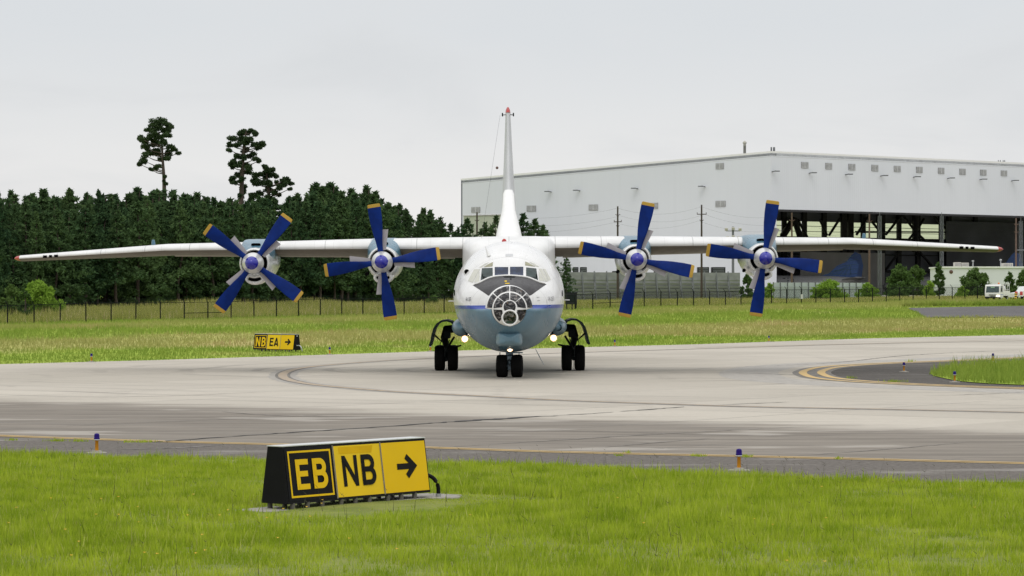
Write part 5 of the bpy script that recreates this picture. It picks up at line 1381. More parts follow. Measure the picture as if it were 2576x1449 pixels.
for x0, x1 in [(1949, 1963), (1973, 2014), (2025, 2065), (2075, 2115), (2123, 2131), (2140, 2163), (2173, 2206), (2220, 2255), (2262, 2302), (2311, 2360), (2368, 2377)]:
    a, b = B0 + fd * back_s(x0 - 3), B0 + fd * back_s(x1 + 3); m = MB(); wall(m, a - nF * .2, b - nF * .2, WZ0, WZ1, WZ0, WZ1, nF, .04); o = m.build('clerestory_window', 'clerestory', hg)
    mm = MB()
    for zz in (18.9, 20.3): wall(mm, a + nF * .1, b + nF * .1, zz, zz + .14, zz, zz + .14, nF, .1)
    mm.build('glazing_bar', 'hangar_beam', o)
for x in (1969, 2020, 2070, 2119, 2136, 2168, 2213, 2258, 2306, 2364, 2384, 2450, 2560):
    s = back_s(x); w = .75 if x not in (2119, 2136, 2213) else 1.0
    if x == 2213: w = 1.4
    a = B0 + fd * (s - w) + nF * .8; b = B0 + fd * (s + w) + nF * .8; m = MB(); wall(m, a, b, HB, HL - 1.5, HB, HL - 1.5, nF, .6); m.build('column', 'hangar_beam', hg)
def strut(xa, za, xb, zb, th=.35, off=1.8):
    a = B0 + fd * back_s(xa) + nF * off; b = B0 + fd * back_s(xb) + nF * off; a.z, b.z = za, zb
    m = MB(); m.tube([hp(a), hp(b)], th, 6); m.build('brace', 'hangar_beam', hg)
for q in [(1994, 22, 2018, 17.5), (2050, 22, 2068, 18), (2073, 18, 2100, 22.5), (2142, 18.3, 2170, 23), (2172, 23, 2212, 17.9), (2212, 17.7, 2200, 14), (2216, 18.5, 2260, 24.5), (2258, 24, 2290, 19.5), (2292, 19.5, 2312, 23), (2290, 19.5, 2264, 16), (2290, 19.5, 2330, 15.5), (2318, 26, 2366, 20.5), (2160, 15, 2200, 9), (2216, 9, 2250, 14), (2300, 14, 2350, 8), (2420, 20, 2470, 11), (2400, 9, 2440, 15)]: strut(*q)
strut(1956, 17.5, 1985, 22.2, .9); strut(1985, 22.2, 2000, 17.5, .8); strut(2135, 19.1, 2380, 19.5, .22, 2.4); strut(1950, 17.3, 2560, 17.3, .3, 1.2); strut(1950, 13, 2600, 13, .16, 1.2); strut(2150, 8.6, 2600, 8.6, .3, 2); strut(2150, 6.6, 2600, 6.4, .2, 2)
strut(2290, 26, 2290, 14, .9, 1.8)
m = MB(); q = [Cc, E, B1, B0]; zt = [HT - .6, HT - .6, HL - .6, HL - .6]
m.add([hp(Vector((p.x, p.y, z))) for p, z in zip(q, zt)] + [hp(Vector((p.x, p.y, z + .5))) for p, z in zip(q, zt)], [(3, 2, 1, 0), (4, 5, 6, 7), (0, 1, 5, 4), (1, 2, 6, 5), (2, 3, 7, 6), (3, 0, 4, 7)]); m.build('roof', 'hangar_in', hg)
for t_ in (.12, .32, .52, .72, .9):
    a, b = Cc.lerp(Lc, t_), E.lerp(B1, t_); z = HT + (HL - HT) * t_ - 2.6; m = MB()
    a.z = b.z = z; m.tube([hp(a + fd * 1.2), hp(b)], .35, 5); a.z = b.z = z - 2.6; m.tube([hp(a + fd * 1.2), hp(b)], .3, 5)
    for k_ in range(24):
        u = a.lerp(b, k_ / 24 + .01); w = a.lerp(b, (k_ + .5) / 24 + .01); w.z += 2.6; m.tube([hp(u), hp(w)], .16, 4); u2 = a.lerp(b, (k_ + 1) / 24); m.tube([hp(w), hp(u2)], .16, 4)
    m.build('roof_truss', 'hangar_beam', hg)
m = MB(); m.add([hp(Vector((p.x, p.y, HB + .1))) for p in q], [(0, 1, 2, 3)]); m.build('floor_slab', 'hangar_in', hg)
m = MB(); wall(m, B0 + fd * back_s(1900) + nF * 16, B0 + fd * back_s(2112) + nF * 16, HB, 13.2, HB, 13.2, nF, .3); m.build('partition', 'hangar_panel', hg)
m = MB(); wall(m, B0 + fd * back_s(2360) + nF * 3, B1 + nF * 3, HB, 22.5, HB, 22.5, nF, .2); m.build('rear_partition', 'hangar_in', hg)
# roof edge trims
m = MB(); a, b = Cc.copy(), E.copy(); a.z = b.z = HT + .05
def edge_trim(a, b, n, z_off, h, name, mat, out):
    m = MB(); wall(m, a + n * out, b + n * out, a.z + z_off, a.z + z_off + h, b.z + z_off, b.z + z_off + h, n, .6); m.build(name, mat, hg)
La = Lc + ld * .5; La.z = HL + .05 - .02; Ca = Cc.copy(); Ca.z = HT + .05
edge_trim(Ca, Vector((E.x, E.y, HT + .05)), nF, -.9, .08, 'roof_edge', 'trim', .02); edge_trim(Ca, La, nL, -.9, .08, 'roof_edge', 'trim', .02)
edge_trim(Ca, Vector((E.x, E.y, HT + .05)), nF, -.05, .4, 'eave_flashing', 'white_matt', .03); edge_trim(Ca, La, nL, -.05, .4, 'eave_flashing', 'white_matt', .03)
wall_m = MB(); wall(wall_m, J, E, HD - .35, HD + .1, HD - .35, HD + .1, nF, .7); wall_m.v = [tuple(Vector(v) + nF * .06) for v in wall_m.v]; wall_m.build('door_header', 'hangar_beam', hg)
def wall_pt(x, y, front):
    s = on_front(x) if front else on_left(x); p = (Cc + fd * s) if front else (Cc + ld * s); p = p.copy(); p.z = HC + (HY - y) * p.y / F; return p, s
def louvre(x0, x1, y0, y1, front):
    a, _ = wall_pt(x0, y0, front); b, _ = wall_pt(x1, y0, front); c, _ = wall_pt(x0, y1, front); n = nF if front else nL
    m = MB(); wall(m, a + n * .12, b + n * .12, c.z, a.z, c.z, a.z, n, .12)
    v = m.build('vent_louvre', 'louvre', hg); mm = MB(); k_ = 5
    for i in range(k_):
        zz = c.z + (a.z - c.z) * (i + .3) / k_; wall(mm, a + n * .17, b + n * .17, zz, zz + .12, zz, zz + .12, n, .05)
    mid = a.lerp(b, .47); mid2 = a.lerp(b, .53); wall(mm, mid + n * .18, mid2 + n * .18, c.z, a.z, c.z, a.z, n, .05)
    mm.build('slat', 'trim', v)
for i in range(10):
    X = [(665, 725, 243, 296), (872, 928, 251, 305), (1070, 1127, 259, 312), (1267, 1324, 267, 321), (1460, 1516, 276, 327), (1651, 1704, 284, 335), (1838, 1890, 292, 343), (2021, 2073, 300, 352), (2199, 2251, 308, 357), (2377, 2428, 315, 362)][i]
    louvre(1820 + .2935 * X[0], 1820 + .2935 * X[1], 336 + .2935 * X[2], 336 + .2935 * X[3], True)
for x, y, w, h in [(1811, 418, 20, 15), (1197, 528, 22, 14), (1337, 525, 23, 15), (1493, 522, 23, 15), (1644, 518, 23, 15), (1813, 513, 25, 15)]: louvre(x - w / 2, x + w / 2, y - h / 2, y + h / 2, False)
def wall_lamp(x, y, front):
    p, _ = wall_pt(x, y, front); n = nF if front else nL; d_ = fd if front else ld; m = MB()
    m.tube([hp(p), hp(p + n * .9 + d_ * .3 + Vector((0, 0, .15)))], .12, 6); m.box(hp(p + n * 1.1 + d_ * .5 + Vector((0, 0, .1))), (1.1, 1.0, .22)); m.build('wall_lamp', 'mast', hg)
for X, Y in [(415, 327), (733, 340), (1043, 353), (1346, 364), (1626, 374), (1918, 385), (2196, 395), (2468, 406)]: wall_lamp(1820 + .2935 * X, 336 + .2935 * Y, True)
for x, y in [(1387, 483), (1459, 480), (1605, 475), (1774, 470)]: wall_lamp(x, y, False)
for x in (2050,):
    pass
def flue(x, ytop, w, back, capped):
    p, s = wall_pt(x, 400, False) if x < 1940 else wall_pt(x, 400, True)
    p = p + (fd * back if x < 1940 else ld * back); z1 = HC + (HY - ytop) * p.y / F; zb = 28.5; rr = w * p.y / F / 2; m = MB(); o_ = Vector((p.x, p.y, 0)) - Cc
    m.lathe([(zb, rr), (z1 - 1.2, rr), (z1 - 1.2, rr * 1.05), (z1 - (.8 if capped else 0), rr)], o_, 'Z', 14)
    if capped: m.lathe([(z1 - .8, rr * .8), (z1 - .55, rr * 1.45), (z1 - .35, rr * 1.45), (z1, .1)], o_, 'Z', 14)
    m.build('roof_flue', 'ac_unit' if capped else 'mast', hg)
# roof flues stand just behind the parapet
flue(1825, 354, 7, 6, True); flue(1900, 370, 3.5, 5, False); flue(1905.5, 370, 2.5, 5, False); flue(1908.5, 370, 2.5, 5, False)
for x in (2559, 2564, 2571, 2575): flue(x, 403, 2.2, 5, False)
# pale green annex in front of the side wall
p = P(1166, 600, 652); q_ = P(1274, 600, 642)
an = thing('annex_building', 'low pale green annex against the hangar side, seen past the tail', 'building', (p.x, p.y, 0))
m = MB(); zt_ = HC + (HY - 542) * 648 / F; dirv = Vector((q_.x - p.x, q_.y - p.y, 0)); nn = Vector((dirv.y, -dirv.x, 0)).normalized()
o_ = Vector((p.x, p.y, 0)); vs = [Vector((0, 0, 0)), dirv, dirv - nn * 2, -nn * 2]; m.add([v + Vector((0, 0, .5)) for v in vs] + [v + Vector((0, 0, zt_)) for v in vs], [(0, 1, 5, 4), (1, 2, 6, 5), (2, 3, 7, 6), (3, 0, 4, 7), (4, 5, 6, 7)]); m.build('wall', 'green_wall', an)
m = MB(); m.tube([Vector((0, 0, zt_ + .1)) + nn * .1, dirv + nn * .1 + Vector((0, 0, zt_ + .1))], .2, 6); m.build('roof_edge', 'trim', an)
# airliners inside
def airliner(label, xtail, d, ytop, xl, text, pattern):
    p = P(xtail, 700, d); o = thing('parked_airliner', label, 'aeroplane', (p.x, d, HB + .1), 0, 'airliners inside the hangar'); Lf = 34; zc = 4.85 - HB; rr = 1.95; m = MB(); rs = []
    for t_, k_, dz in [(0, .06, 1.3), (2.5, .35, .9), (6, .72, .45), (9.5, 1, 0), (30, 1, 0), (32.5, .8, -.2), (34.5, .35, -.5), (35, .05, -.6)]:
        rs.append([Vector((-t_ + 1.2, rr * k_ * math.cos(2 * PI * j / 28), zc + dz + rr * k_ * math.sin(2 * PI * j / 28))) for j in range(28)])
    m.rings(rs); m.build('fuselage', 'airliner', o)
    zt_ = HC + (HY - ytop) * d / F - HB - .1; m = MB(); pf = [(-8.6, zc + 1.75), (-5.8, zc + 2.3), (-3.8, zc + 4.2), (-1.6, zt_ - .8), (-.7, zt_), (.7, zt_ - .6), (1.3, zc + 4.5), (.9, zc + 1.6)]
    m.add([(x, -.14, z) for x, z in pf] + [(x, .14, z) for x, z in pf], [tuple(range(len(pf)))[::-1], tuple(range(len(pf), 2 * len(pf)))] + [(i, (i + 1) % len(pf), (i + 1) % len(pf) + len(pf), i + len(pf)) for i in range(len(pf))]); fn = m.build('tail_fin', 'tail_blue', o)
    if pattern:
        m = MB()
        for k_ in range(6):
            t0 = k_ / 6; m.tube([(-7.4 + 8.2 * t0, -.17, zc + 1.9), (-2.4 + 2.2 * t0, -.17, zt_ - 1.2 - (1 - t0) * 1.2)], .05, 4)
        for k_ in range(5): m.tube([(-5.6 + 1.0 * k_, -.17, zc + 2.1 + k_ * 1.0), (1.0, -.17, zc + 2.4 + k_ * 1.1)], .05, 4)
        m.build('tail_emblem', 'nacelle_blue', fn)
    m = MB(); m.add([(-22, -1.2, zc - .9), (-15.5, -1.2, zc - .9), (-12.5, -9, zc - .3), (-14, -9, zc - .3)], [(0, 1, 2, 3)]); m.add([(-22, -1.2, zc - .6), (-15.5, -1.2, zc - .7), (-12.5, -9, zc - .2), (-14, -9, zc - .2)], [(3, 2, 1, 0)]); m.build('wing', 'airliner', o)
    for s in (-1, 1):
        m = MB(); m.rings([[Vector((-2.8, s * .8, zc + .9)), Vector((.4, s * .8, zc + .9)), Vector((.4, s * .8, zc + 1.1)), Vector((-2.8, s * .8, zc + 1.1))], [Vector((-.2, s * 6, zc + 1.5)), Vector((1.2, s * 6, zc + 1.5)), Vector((1.2, s * 6, zc + 1.6)), Vector((-.2, s * 6, zc + 1.6))]], smooth=False); m.build('tailplane', 'airliner', o)
    for s in (-1, 1):
        m = MB(); m.tube([(-18, s * 2.4, zc - 1.2), (-18, s * 2.4, .55)], .14, 8); m.lathe([(-.2, .35), (-.2, .55), (.2, .55), (.2, .35)], (-18, s * 2.4, .55), 'Y', 18); m.build('landing_gear', 'gear', o)
    m = MB(); m.tube([(-31, 0, zc - 1), (-31, 0, .45)], .1, 8); m.lathe([(-.15, .25), (-.15, .42), (.15, .42), (.15, .25)], (-31, 0, .42), 'Y', 18); m.build('landing_gear', 'gear', o)
    if text:
        cu = bpy.data.curves.new('marking', 'FONT'); cu.body = text; cu.size = 1; cu.space_character = 1.35; tmp = bpy.data.objects.new('tmp', cu); C.objects.link(tmp); bpy.context.view_layer.update(); me = tmp.to_mesh()
        vs = [v.co.copy() for v in me.vertices]; fs_ = [tuple(p_.vertices) for p_ in me.polygons]; tmp.to_mesh_clear(); bpy.data.objects.remove(tmp); mx = max(v.x for v in vs); my = max(v.y for v in vs)
        x0 = (1937 - xtail) * d / F; x1 = (2044 - xtail) * d / F - .2 + .0; out = []
        x1 = (1995 - xtail) * d / F
        for v in vs:
            z = zc + .15 + v.y / my * 1.25; out.append((x0 + (x1 - x0) * v.x / mx, -math.sqrt(max(0, (rr + .03) ** 2 - (z - zc) ** 2)), z))
        m = MB(); m.add(out, fs_); m.build('name_lettering', 'airliner_ink', o)
airliner('grey airliner lettered UNITED with patterned blue tail inside the hangar', 2146, 668, 650, 1900, 'UNITED', True)
airliner('farther airliner inside the hangar, only its plain dark blue tail showing', 2158, 694, 634, 1900, None, False)
airliner('dark tailed airliner deep in the hangar, behind the low white building', 2560, 712, 634, 2300, None, False)
# low white building and its roof plant
p = P(2376, 700, 470); lb = thing('low_building', 'low flat roofed white building beside the hangar mouth', 'building', (p.x, p.y, 1.5)); zt_ = HC + (HY - 674) * 470 / F - 1.5
m = MB(); m.box((29, 8, zt_ / 2), (58, 16, zt_)); m.build('wall', 'low_wall', lb); m = MB(); m.box((29, 8, zt_ + .12), (58.4, 16.4, .24)); m.build('roof_edge', 'white_matt', lb)
m = MB(); m.lathe([(-.04, 0), (-.04, .3), (0, .32)], (1.1, -.01, zt_ - .65), n=14); m.build('wall_vent', 'brown', lb)
for x0, x1, y0, lbl in [(2402, 2419, 662, 'beige rooftop cooling unit nearest the slim tree, plain front'), (2420, 2438, 663, 'beige rooftop cooling unit with ribbed louvres'), (2523, 2549, 664, 'beige rooftop unit above the white truck')]:
    q = P((x0 + x1) / 2, 674, 474); w = (x1 - x0) * 474 / F; h = (673 - y0) * 474 / F
    t = thing('rooftop_unit', lbl, 'cooling unit', (q.x, 475, 1.5 + zt_ + .24), 0, 'rooftop cooling units'); m = MB(); m.box((0, 0, h / 2), (w, 1.6, h), bev=.05); m.build('casing', 'ac_unit', t); m = MB()
    for k_ in range(5): m.box((-w * .36 + w * .18 * k_, -.815, h / 2), (w * .08, .03, h * .7))
    m.build('grille', 'louvre', t)
for x, yt, lbl in [(2447.5, 658, 'thin roof vent pipe with cap in the middle of the low building'), (2517.5, 655, 'taller roof vent pipe beside the end cooling unit')]:
    q = P(x, 674, 474); h = (674 - yt) * 474 / F; t = thing('vent_pipe', lbl, 'pipe', (q.x, 474, 1.5 + zt_ + .24), 0, 'roof vent pipes'); m = MB(); m.lathe([(0, .1), (h * .8, .1), (h * .8, .2), (h, .2), (h, 0)], (0, 0, 0), 'Z', 10); m.build('pipe', 'steel', t)
# blast fence and plant behind it
bf0, bf1 = P(1405, 737, 486), P(1866, 737, 500)
t = thing('blast_fence', 'long grey slatted jet blast fence in front of the hangar wall', 'fence', (bf0.x, bf0.y, gz(bf0.x, bf0.y) - .2)); dv = Vector((bf1.x - bf0.x, bf1.y - bf0.y, 0)); zt_ = HC + (HY - 685) * 490 / F - t.location.z; np_ = 15
ax = dv.normalized(); rot = Matrix.Rotation(math.atan2(ax.y, ax.x), 3, 'Z'); pm = None
for i in range(np_):
    m = MB(); w = dv.length / np_
    for k_ in range(9):
        z = zt_ * (k_ + .5) / 9; m.box(rot @ Vector((0, .10 * k_, z)), (w * .90, .10, zt_ / 9 * .72), rot=rot @ Matrix.Rotation(R(18), 3, 'X'))
    m.box(rot @ Vector((0, .6, zt_ / 2)), (w * .98, .04, zt_), rot=rot)
    if pm is None: o = m.build('panel', 'fence_grey', t); pm = o.data
    else: o = bpy.data.objects.new('panel', pm); C.objects.link(o); o.parent = t
    o.location = dv * ((i + .5) / np_)
    m = MB(); m.tube([dv * (i / np_) + rot @ Vector((0, -.3, 0)), dv * (i / np_) + rot @ Vector((0, .7, zt_ + .2))], .11, 6); m.build('post', 'mast', t)
for x0, x1, yt, d, lbl in [(1421, 1436, 672, 505, 'dark plant cabinet above the blast fence, nearest the fuselage'), (1441, 1455, 672, 507, 'dark plant cabinet above the blast fence, middle of the three near the fuselage'), (1459, 1476, 672, 506, 'dark plant cabinet above the blast fence, third from the fuselage'), (1754, 1783, 672, 512, 'dark plant cabinet above the blast fence, just before the tall pole'), (1789, 1824, 672, 514, 'widest dark plant cabinet above the blast fence, past the tall pole'), (1645, 1690, 680, 511, 'low dark plant cabinet above the blast fence behind a propeller blade'), (1540, 1580, 682, 509, 'low dark cabinet behind the inner far propeller')]:
    q = P((x0 + x1) / 2, HY, d); z0 = gz(q.x, d); h = HC + (HY - yt) * d / F - z0; w = (x1 - x0) * d / F; tt = thing('plant_cabinet', lbl, 'cabinet', (q.x, d, z0), 0, 'dark plant cabinets behind the blast fence')
    m = MB(); m.box((0, 0, h / 2 + .1), (w, 2.2, h - .2), bev=.06); m.build('casing', 'rubber_dark', tt); m = MB()
    for k_ in range(4): m.box((0, -1.115, h - .3 - .28 * k_), (w * .8, .03, .12))
    m.build('vent_slat', 'mast', tt)
# pale low barrier at the hangar mouth
q0, q1 = P(1944, 730, 452), P(2186, 730, 470); t = thing('low_barrier', 'low pale blue grey ribbed barrier across the hangar mouth', 'barrier', (q0.x, q0.y, gz(q0.x, q0.y))); dv = Vector((q1.x - q0.x, q1.y - q0.y, 0)); zt_ = HC + (HY - 711) * 460 / F - t.location.z; pm = None; rot = Matrix.Rotation(math.atan2(dv.y, dv.x), 3, 'Z')
for i in range(14):
    w = dv.length / 14; m = MB(); m.box((0, 0, zt_ / 2), (w * .97, .12, zt_), rot=rot)
    for k_ in (.22, .78): m.box(rot @ Vector((0, -.09, zt_ * k_)), (w * .97, .06, .14), rot=rot)
    if pm is None: o = m.build('panel', M.setdefault('barrier', paint('barrier_blue_grey', (.40, .44, .46), .5, 0, .15, .8)), t); pm = o.data
    else: o = bpy.data.objects.new('panel', pm); C.objects.link(o); o.parent = t
    o.location = dv * ((i + .5) / 14)
    m = MB(); m.box(dv * (i / 14) + rot @ Vector((0, -.12, zt_ / 2)), (.14, .14, zt_ + .1), rot=rot); m.build('post', 'mast', t)
# ---------------------------------------------------------------- poles, masts, wires
def pole(name, label, x, ytop, d, mat, arms=(), rad=.17, group='utility poles before the hangar'):
    q = P(x, HY, d); z0 = gz(q.x, d); h = HC + (HY - ytop) * d / F - z0; t = thing(name, label, 'pole', (q.x, d, z0), 0, group); m = MB(); m.tube([(0, 0, -.3), (0, 0, h * .5), (0, 0, h)], [rad * 1.15, rad, rad * .75], 9); m.build('shaft', mat, t)
    for (ya, xw, kind) in arms:
        z = HC + (HY - ya) * d / F - z0; w = xw * d / F; m = MB()
        if kind == 'v': m.tube([(-w, -.2, z + .25), (0, -.2, z), (w, -.2, z + .25)], .06, 6)
        else:
            m.box((0, -.22, z), (2 * w, .12, .13)); m.tube([(-w * .95, -.22, z), (-w * .95, -.22, z + .3)], .05, 6); m.tube([(w * .95, -.22, z), (w * .95, -.22, z + .3)], .05, 6)
        m.build('crossarm', mat, t)
    return Vector((q.x, d, z0 + h))
tops = [pole('utility_pole', 'brown utility pole in front of the pale green annex', 1200, 534, 462, 'pole_wood', [(557, 6, 'v')])]
tops.append(pole('utility_pole', 'dark utility pole beside the inner propeller with several insulator arms', 1554, 519, 462, 'pole_wood', [(543, 6, 'v'), (558, 9.5, 'b'), (571, 4, 'v')]))
tops.append(pole('utility_pole', 'tall dark utility pole midway between the two far propellers', 1765, 515, 462, 'pole_wood', [(539, 12, 'b'), (557, 5, 'v')]))
tops.append(pole('utility_pole', 'rusty brown pole at the hangar door jamb', 1992, 535, 470, 'pole_rust', [(557, 7, 'v')]))
tops.append(pole('utility_pole', 'rusty brown pole beside the grey lattice mast', 2187, 538, 476, 'pole_rust', [(559, 7, 'v')]))
tops.append(pole('utility_pole', 'dim brown pole at the far door end, beyond the wing tip', 2556, 549, 484, 'pole_rust', [(567, 6, 'v'), (586, 6, 'v')]))
for i in range(len(tops) - 1):
    for (dz, sx) in ((-.3, 0), (-1.55, .5), (-2.6, -.5)):
        a, b = tops[i] + Vector((sx, 0, dz)), tops[i + 1] + Vector((sx, 0, dz)); n = 14
        m = MB(); m.tube([a.lerp(b, k_ / n) + Vector((0, 0, -1.1 * 4 * (k_ / n) * (1 - k_ / n))) for k_ in range(n + 1)], .008, 4)
        o = m.build('power_line', 'fence'); o['label'] = 'thin power line strung between neighbouring utility poles before the hangar'; o['category'] = 'wire'; o['group'] = 'power lines between utility poles'
def lattice(label, x, ytop, d):
    q = P(x, HY, d); z0 = gz(q.x, d); h = HC + (HY - ytop) * d / F - z0; t = thing('lattice_mast', label, 'mast', (q.x, d, z0), .3, 'lattice masts before the hangar'); m = MB(); w = .24
    cs = [(-w, -w), (w, -w), (w, w), (-w, w)]
    for cx_, cy_ in cs: m.tube([(cx_, cy_, -.2), (cx_ * .8, cy_ * .8, h)], .045, 5)
    k_ = 0
    while k_ * 1.0 < h - 1:
        z = k_ * 1.0
        for i in range(4): a, b = cs[i], cs[(i + 1) % 4]; m.tube([(*a, z), (*b, z + 1)] if k_ % 2 else [(*b, z), (*a, z + 1)], .018, 4)
        k_ += 1
    m.build('tower', 'mast', t); m = MB(); m.box((0, -.5, h * .62), (2.0, .15, .18)); m.tube([(0, 0, h), (0, 0, h + .6)], .05, 5); m.build('crossarm', 'mast', t)
lattice('pale grey lattice mast inside view of the hangar door, beside a rusty pole', 2213, 543, 478)
lattice('grey lattice mast rising behind the slim pointed tree', 2369, 543, 480)
lattice('grey lattice mast beyond the wing tip, next to the dim brown pole', 2568, 556, 486)
q = P(1844, HY, 520); z0 = gz(q.x, 520); h = HC + (HY - 570) * 520 / F - z0; t = thing('floodlight_mast', 'grey floodlight mast with two tiers of lamps against the hangar wall', 'mast', (q.x, 520, z0)); m = MB(); m.tube([(0, 0, -.2), (0, 0, h)], [.28, .2], 10); m.build('shaft', 'mast', t)
for zz, w in ((h - .8, 1.25), (h - 2.3, 1.0)):
    m = MB(); m.box((0, -.1, zz), (2 * w, .14, .14)); m.build('crossarm', 'mast', t)
    for k_ in (-1, 0, 1):
        m = MB(); m.box((k_ * w, -.35, zz + (.42 if k_ == 0 else .28)), (.55, .35, .5), rot=Matrix.Rotation(.3, 3, 'X'), bev=.04); m.build('floodlight', 'ac_unit', t)
# ---------------------------------------------------------------- trailer cabinet by the fence
q = P(1437, 778, 322); z0 = gz(q.x, 322); t = thing('equipment_cabinet', 'black box shaped equipment cabinet on legs on the grass behind the plane', 'cabinet', (q.x, 322, z0)); 
m = MB(); m.box((0, 0, 1.3), (1.30, .9, 1.25), bev=.04); m.build('casing', 'rubber_dark', t); m = MB(); m.box((0, 0, 1.98), (1.4, 1.0, .1)); m.build('lid', 'gear', t)
for sx in (-.5, .1, .55):
    m = MB(); m.tube([(sx, 0, -.1), (sx, 0, .7)], .07, 7); m.build('leg', 'rubber_dark', t)
m = MB(); m.box((0, -.465, 1.35), (.9, .03, .8)); m.build('door', 'gear', t)
# ---------------------------------------------------------------- white truck on the service road
d = 366; q = P(2502, HY, d); z0 = HC + (HY - 757) * d / F; t = thing('utility_truck', 'white cab-over utility truck with one headlamp lit on the service road', 'truck', (q.x, d, z0), R(-25)); bx_ = lambda: MB()
prof_c = [(-.98, .42), (-1.02, .95), (-.80, 1.95), (-.62, 2.08), (.55, 2.10), (.62, 2.0), (.62, .42)]
m = MB(); m.rings([[Vector((x, y, z)) for y, z in prof_c] for x in (-1.0, -.97, .97, 1.0)], smooth=False); m.build('cab', 'truck_white', t)
fp2 = lambda x, k, l=.015: Vector((x, -1.02 + .22 * k - l, .95 + 1.0 * k))
m = MB(); m.quad(fp2(-.86, .12), fp2(.86, .12), fp2(.82, .92), fp2(-.82, .92)); m.build('windscreen', 'truck_glass', t)
m = MB(); m.quad(fp2(-.25, .74, .02), fp2(.25, .74, .02), fp2(.25, .86, .02), fp2(-.25, .86, .02)); m.build('sun_strip', M.setdefault('strip', paint('strip_green', (.3, .5, .33), .5)), t)
for s in (-1, 1):
    m = MB(); m.add([(s * 1.012, -.72, 1.12), (s * 1.012, .25, 1.12), (s * 1.012, .2, 1.92), (s * 1.012, -.58, 1.92)], [(0, 1, 2, 3) if s > 0 else (3, 2, 1, 0)]); m.build('side_window', 'truck_glass', t)
    m = MB(); m.add([(s * 1.014, -.95, .80), (s * 1.014, .6, .78), (s * 1.014, .6, .83), (s * 1.014, -.95, .86)], [(0, 1, 2, 3)]); m.build('stripe', 'blue_stripe', t)
    m = MB(); m.box((s * .74, -1.02, .62), (.40, .08, .20), bev=.03); m.build('headlight', M.setdefault('headlamp', glow('truck_headlamp', (1, .85, .6), 4)) if s > 0 else 'sign_top', t)
    for y in (-.35, 2.6):
        m = MB(); m.lathe([(-.13, .22), (-.13, .38), (.13, .38), (.13, .22)], (s * .86, y, .40), 'X', 20); w = m.build('wheel', 'tyre', t); m = MB(); m.lathe([(-.10, 0), (-.06, .2), (-.13, .23)] if s < 0 else [(.13, .23), (.06, .2), (.10, 0)], (s * .86, y, .40), 'X', 14); m.build('rim', 'steel', w)
    m = MB(); m.box((s * 1.12, -.8, 1.45), (.1, .12, .42), bev=.03); m.tube([(s * 1.0, -.7, 1.7), (s * 1.12, -.8, 1.66)], .02, 5); m.build('mirror', 'fence', t)
m = MB(); m.box((0, -1.045, .78), (.9, .03, .07)); m.box((0, -1.045, .62), (.7, .03, .06)); m.build('grille', 'fence', t)
m = MB(); m.box((0, -1.05, .45), (1.96, .14, .16), bev=.03); m.build('bumper', 'fence', t)
m = MB(); m.box((0, 2.2, .55), (.9, 3.2, .2)); m.build('chassis', 'fence', t)
m = MB(); m.box((0, 2.2, .72), (2.0, 3.1, .12)); m.box((.98, 2.2, 1.05), (.05, 3.1, .5)); m.box((-.98, 2.2, 1.05), (.05, 3.1, .5)); m.build('bed', 'truck_white', t)
m = MB(); m.tube([(0, .95, 1.45), (0, 1.1, 1.5), (0, 3.2, 1.5), (0, 3.4, 1.45)], [.3, .62, .62, .3], 20); m.build('tank', 'truck_white', t)
m = MB()
for x in (-.95, .95):
    for y in (.85, 1.7, 2.6, 3.6): m.tube([(x, y, .8), (x, y, 2.15)], .03, 6)
    for z in (1.45, 2.15): m.tube([(x, .85, z), (x, 3.6, z)], .03, 6)
for y in (.85, 2.2, 3.6): m.tube([(-.95, y, 2.15), (.95, y, 2.15)], .03, 6)
m.build('rack', 'truck_white', t)
m = MB(); m.lathe([(2.16, .13), (2.34, .11), (2.38, 0)], (.3, .9, 0), 'Z', 14); m.build('beacon', 'orange_lamp', t)
# hazard bollard and a second vehicle partly in the frame
q = P(2555, HY, 360); zb = HC + (HY - 757) * 360 / F; t = thing('bollard', 'short yellow and black banded bollard beside the white truck', 'bollard', (q.x, 360, zb))
m = MB(); m.lathe([(-.2, .16), (.95, .16), (1.0, .08), (1.0, 0)], (0, 0, 0), 'Z', 14); m.build('post', 'yellow', t)
for z in (.2, .5, .8): m = MB(); m.lathe([(z, .163), (z + .12, .163)], (0, 0, 0), 'Z', 14); m.build('band', 'fence', t)
q = P(2582, HY, 380); zb = HC + (HY - 755.5) * 380 / F; t = thing('service_pickup', 'white service vehicle cut off by the photo\'s edge behind the truck', 'van', (q.x, 380, zb), R(-70))
m = MB(); pr_ = [(-2.4, .4), (-2.4, .95), (-1.1, 1.1), (-.5, 1.85), (1.0, 1.9), (1.2, 1.15), (2.6, 1.1), (2.6, .4)]; m.rings([[Vector((x, y, z)) for y, z in pr_] for x in (-.95, .95)], smooth=False); m.build('body', 'truck_white', t)
for s in (-1, 1):
    m = MB(); m.add([(s * .962, -.85, 1.2), (s * .962, .85, 1.2), (s * .962, .75, 1.75), (s * .962, -.45, 1.75)], [(0, 1, 2, 3) if s > 0 else (3, 2, 1, 0)]); m.build('side_window', 'truck_glass', t)
    for y in (-1.6, 1.7): m = MB(); m.lathe([(-.12, .2), (-.12, .37), (.12, .37), (.12, .2)], (s * .85, y, .38), 'X', 18); m.build('wheel', 'tyre', t)
q = P(2560, HY, 372); t = thing('flatbed_trailer', 'low white edged flatbed trailer with red drums behind the truck', 'trailer', (q.x + 1.6, 372, HC + (HY - 756) * 372 / F), R(-80)); m = MB(); m.box((0, 0, .62), (1.8, 4, .12)); m.build('deck', 'truck_white', t)
for s in (-1, 1):
    for y in (-.5, .5): m = MB(); m.lathe([(-.1, .15), (-.1, .3), (.1, .3), (.1, .15)], (s * .8, y, .3), 'X', 16); m.build('wheel', 'tyre', t)
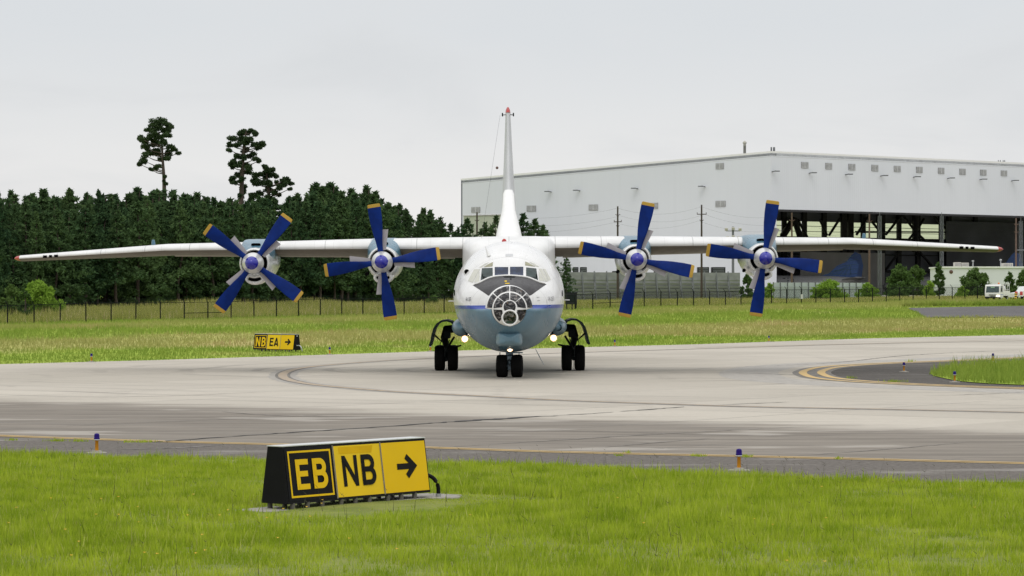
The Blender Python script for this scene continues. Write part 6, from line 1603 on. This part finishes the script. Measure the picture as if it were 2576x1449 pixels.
for i, (dx, dy) in enumerate([(-1.1, .3), (-1.75, .5)]):
    q2 = Vector((q.x + 1.6 + dx, 372 + dy * .4, t.location.z + .68)); m = MB(); m.lathe([(0, .18), (.25, .19), (.5, .18), (.51, .14), (.51, 0)], (0, 0, 0), 'Z', 16)
    o = m.build('red_drum', 'red'); o.location = q2; o['label'] = ['red drum on the flatbed trailer, closer to the pickup', 'red drum on the flatbed trailer, closer to the truck'][i]; o['category'] = 'drum'; o['group'] = 'red drums on the trailer'

# ================================================================ sky, sun, camera
w = bpy.data.worlds.new('World'); bpy.context.scene.world = w; w.use_nodes = True; nt = w.node_tree; k = NT(nt)
bg = nt.nodes['Background']; sky = k.n('ShaderNodeTexSky'); sky.sky_type = 'NISHITA'; sky.sun_disc = False
SUN_EL, SUN_AZ = R(60), R(186)
sky.sun_elevation = SUN_EL; sky.sun_rotation = SUN_AZ; sky.air_density = 1.0; sky.dust_density = 4
tc = k.n('ShaderNodeTexCoord'); v = tc.outputs['Generated']; x = k.xyz(v)
mp = k.n('ShaderNodeMapping'); mp.inputs['Scale'].default_value = (1, 1, 3.2); k.l(v, mp.inputs['Vector'])
n1 = k.noise(mp.outputs[0], 7.0, 6, .55, .5); el = k.ramp(x[2], 0.0, .10)
cloud = k.mix(el, (9.1, 8.9, 8.65), (7.1, 7.35, 7.6)); cloud = k.mix(k.ramp(n1, .35, .68, 0, .45), cloud, (7.7, 7.75, 7.85)); 
cloud = k.mix(k.math('MULTIPLY', k.ramp(n1, .46, .72), .55), cloud, (6.7, 6.9, 7.1))
high = k.ramp(x[2], .10, .95); cloud = k.mix(high, cloud, (14.0, 14.0, 14.0))
c = k.mix(.93, sky.outputs[0], cloud); k.l(c, bg.inputs['Color']); bg.inputs['Strength'].default_value = .104
sl = bpy.data.lights.new('sun', 'SUN'); sl.energy = .6; sl.angle = R(30); sl.color = (1, .96, .9); so = bpy.data.objects.new('sun', sl); C.objects.link(so)
dirv = Vector((math.sin(SUN_AZ) * math.cos(SUN_EL), math.cos(SUN_AZ) * math.cos(SUN_EL), math.sin(SUN_EL))); so.rotation_euler = dirv.to_track_quat('Z', 'Y').to_euler()
so['kind'] = 'structure'
cam = bpy.data.cameras.new('camera'); co = bpy.data.objects.new('camera', cam); C.objects.link(co); co.location = (0, 0, HC); co.rotation_euler = (R(90), 0, 0)
cam.sensor_width = 36; cam.lens = 36 * F / 2576; cam.shift_y = (HY - 724.5) / 2576; cam.clip_start = .5; cam.clip_end = 12000
sc = bpy.context.scene; sc.camera = co
sc.view_settings.view_transform = 'Standard'; sc.view_settings.look = 'None'; sc.view_settings.exposure = 0; sc.view_settings.gamma = 1
sc.render.resolution_x, sc.render.resolution_y = 1024, 576
sc.cycles.max_bounces = 6; sc.cycles.transparent_max_bounces = 12; sc.cycles.use_denoising = True; sc.cycles.denoising_input_passes = 'RGB_ALBEDO_NORMAL'; sc.cycles.denoising_prefilter = 'ACCURATE'; sc.cycles.sample_clamp_indirect = 1.6
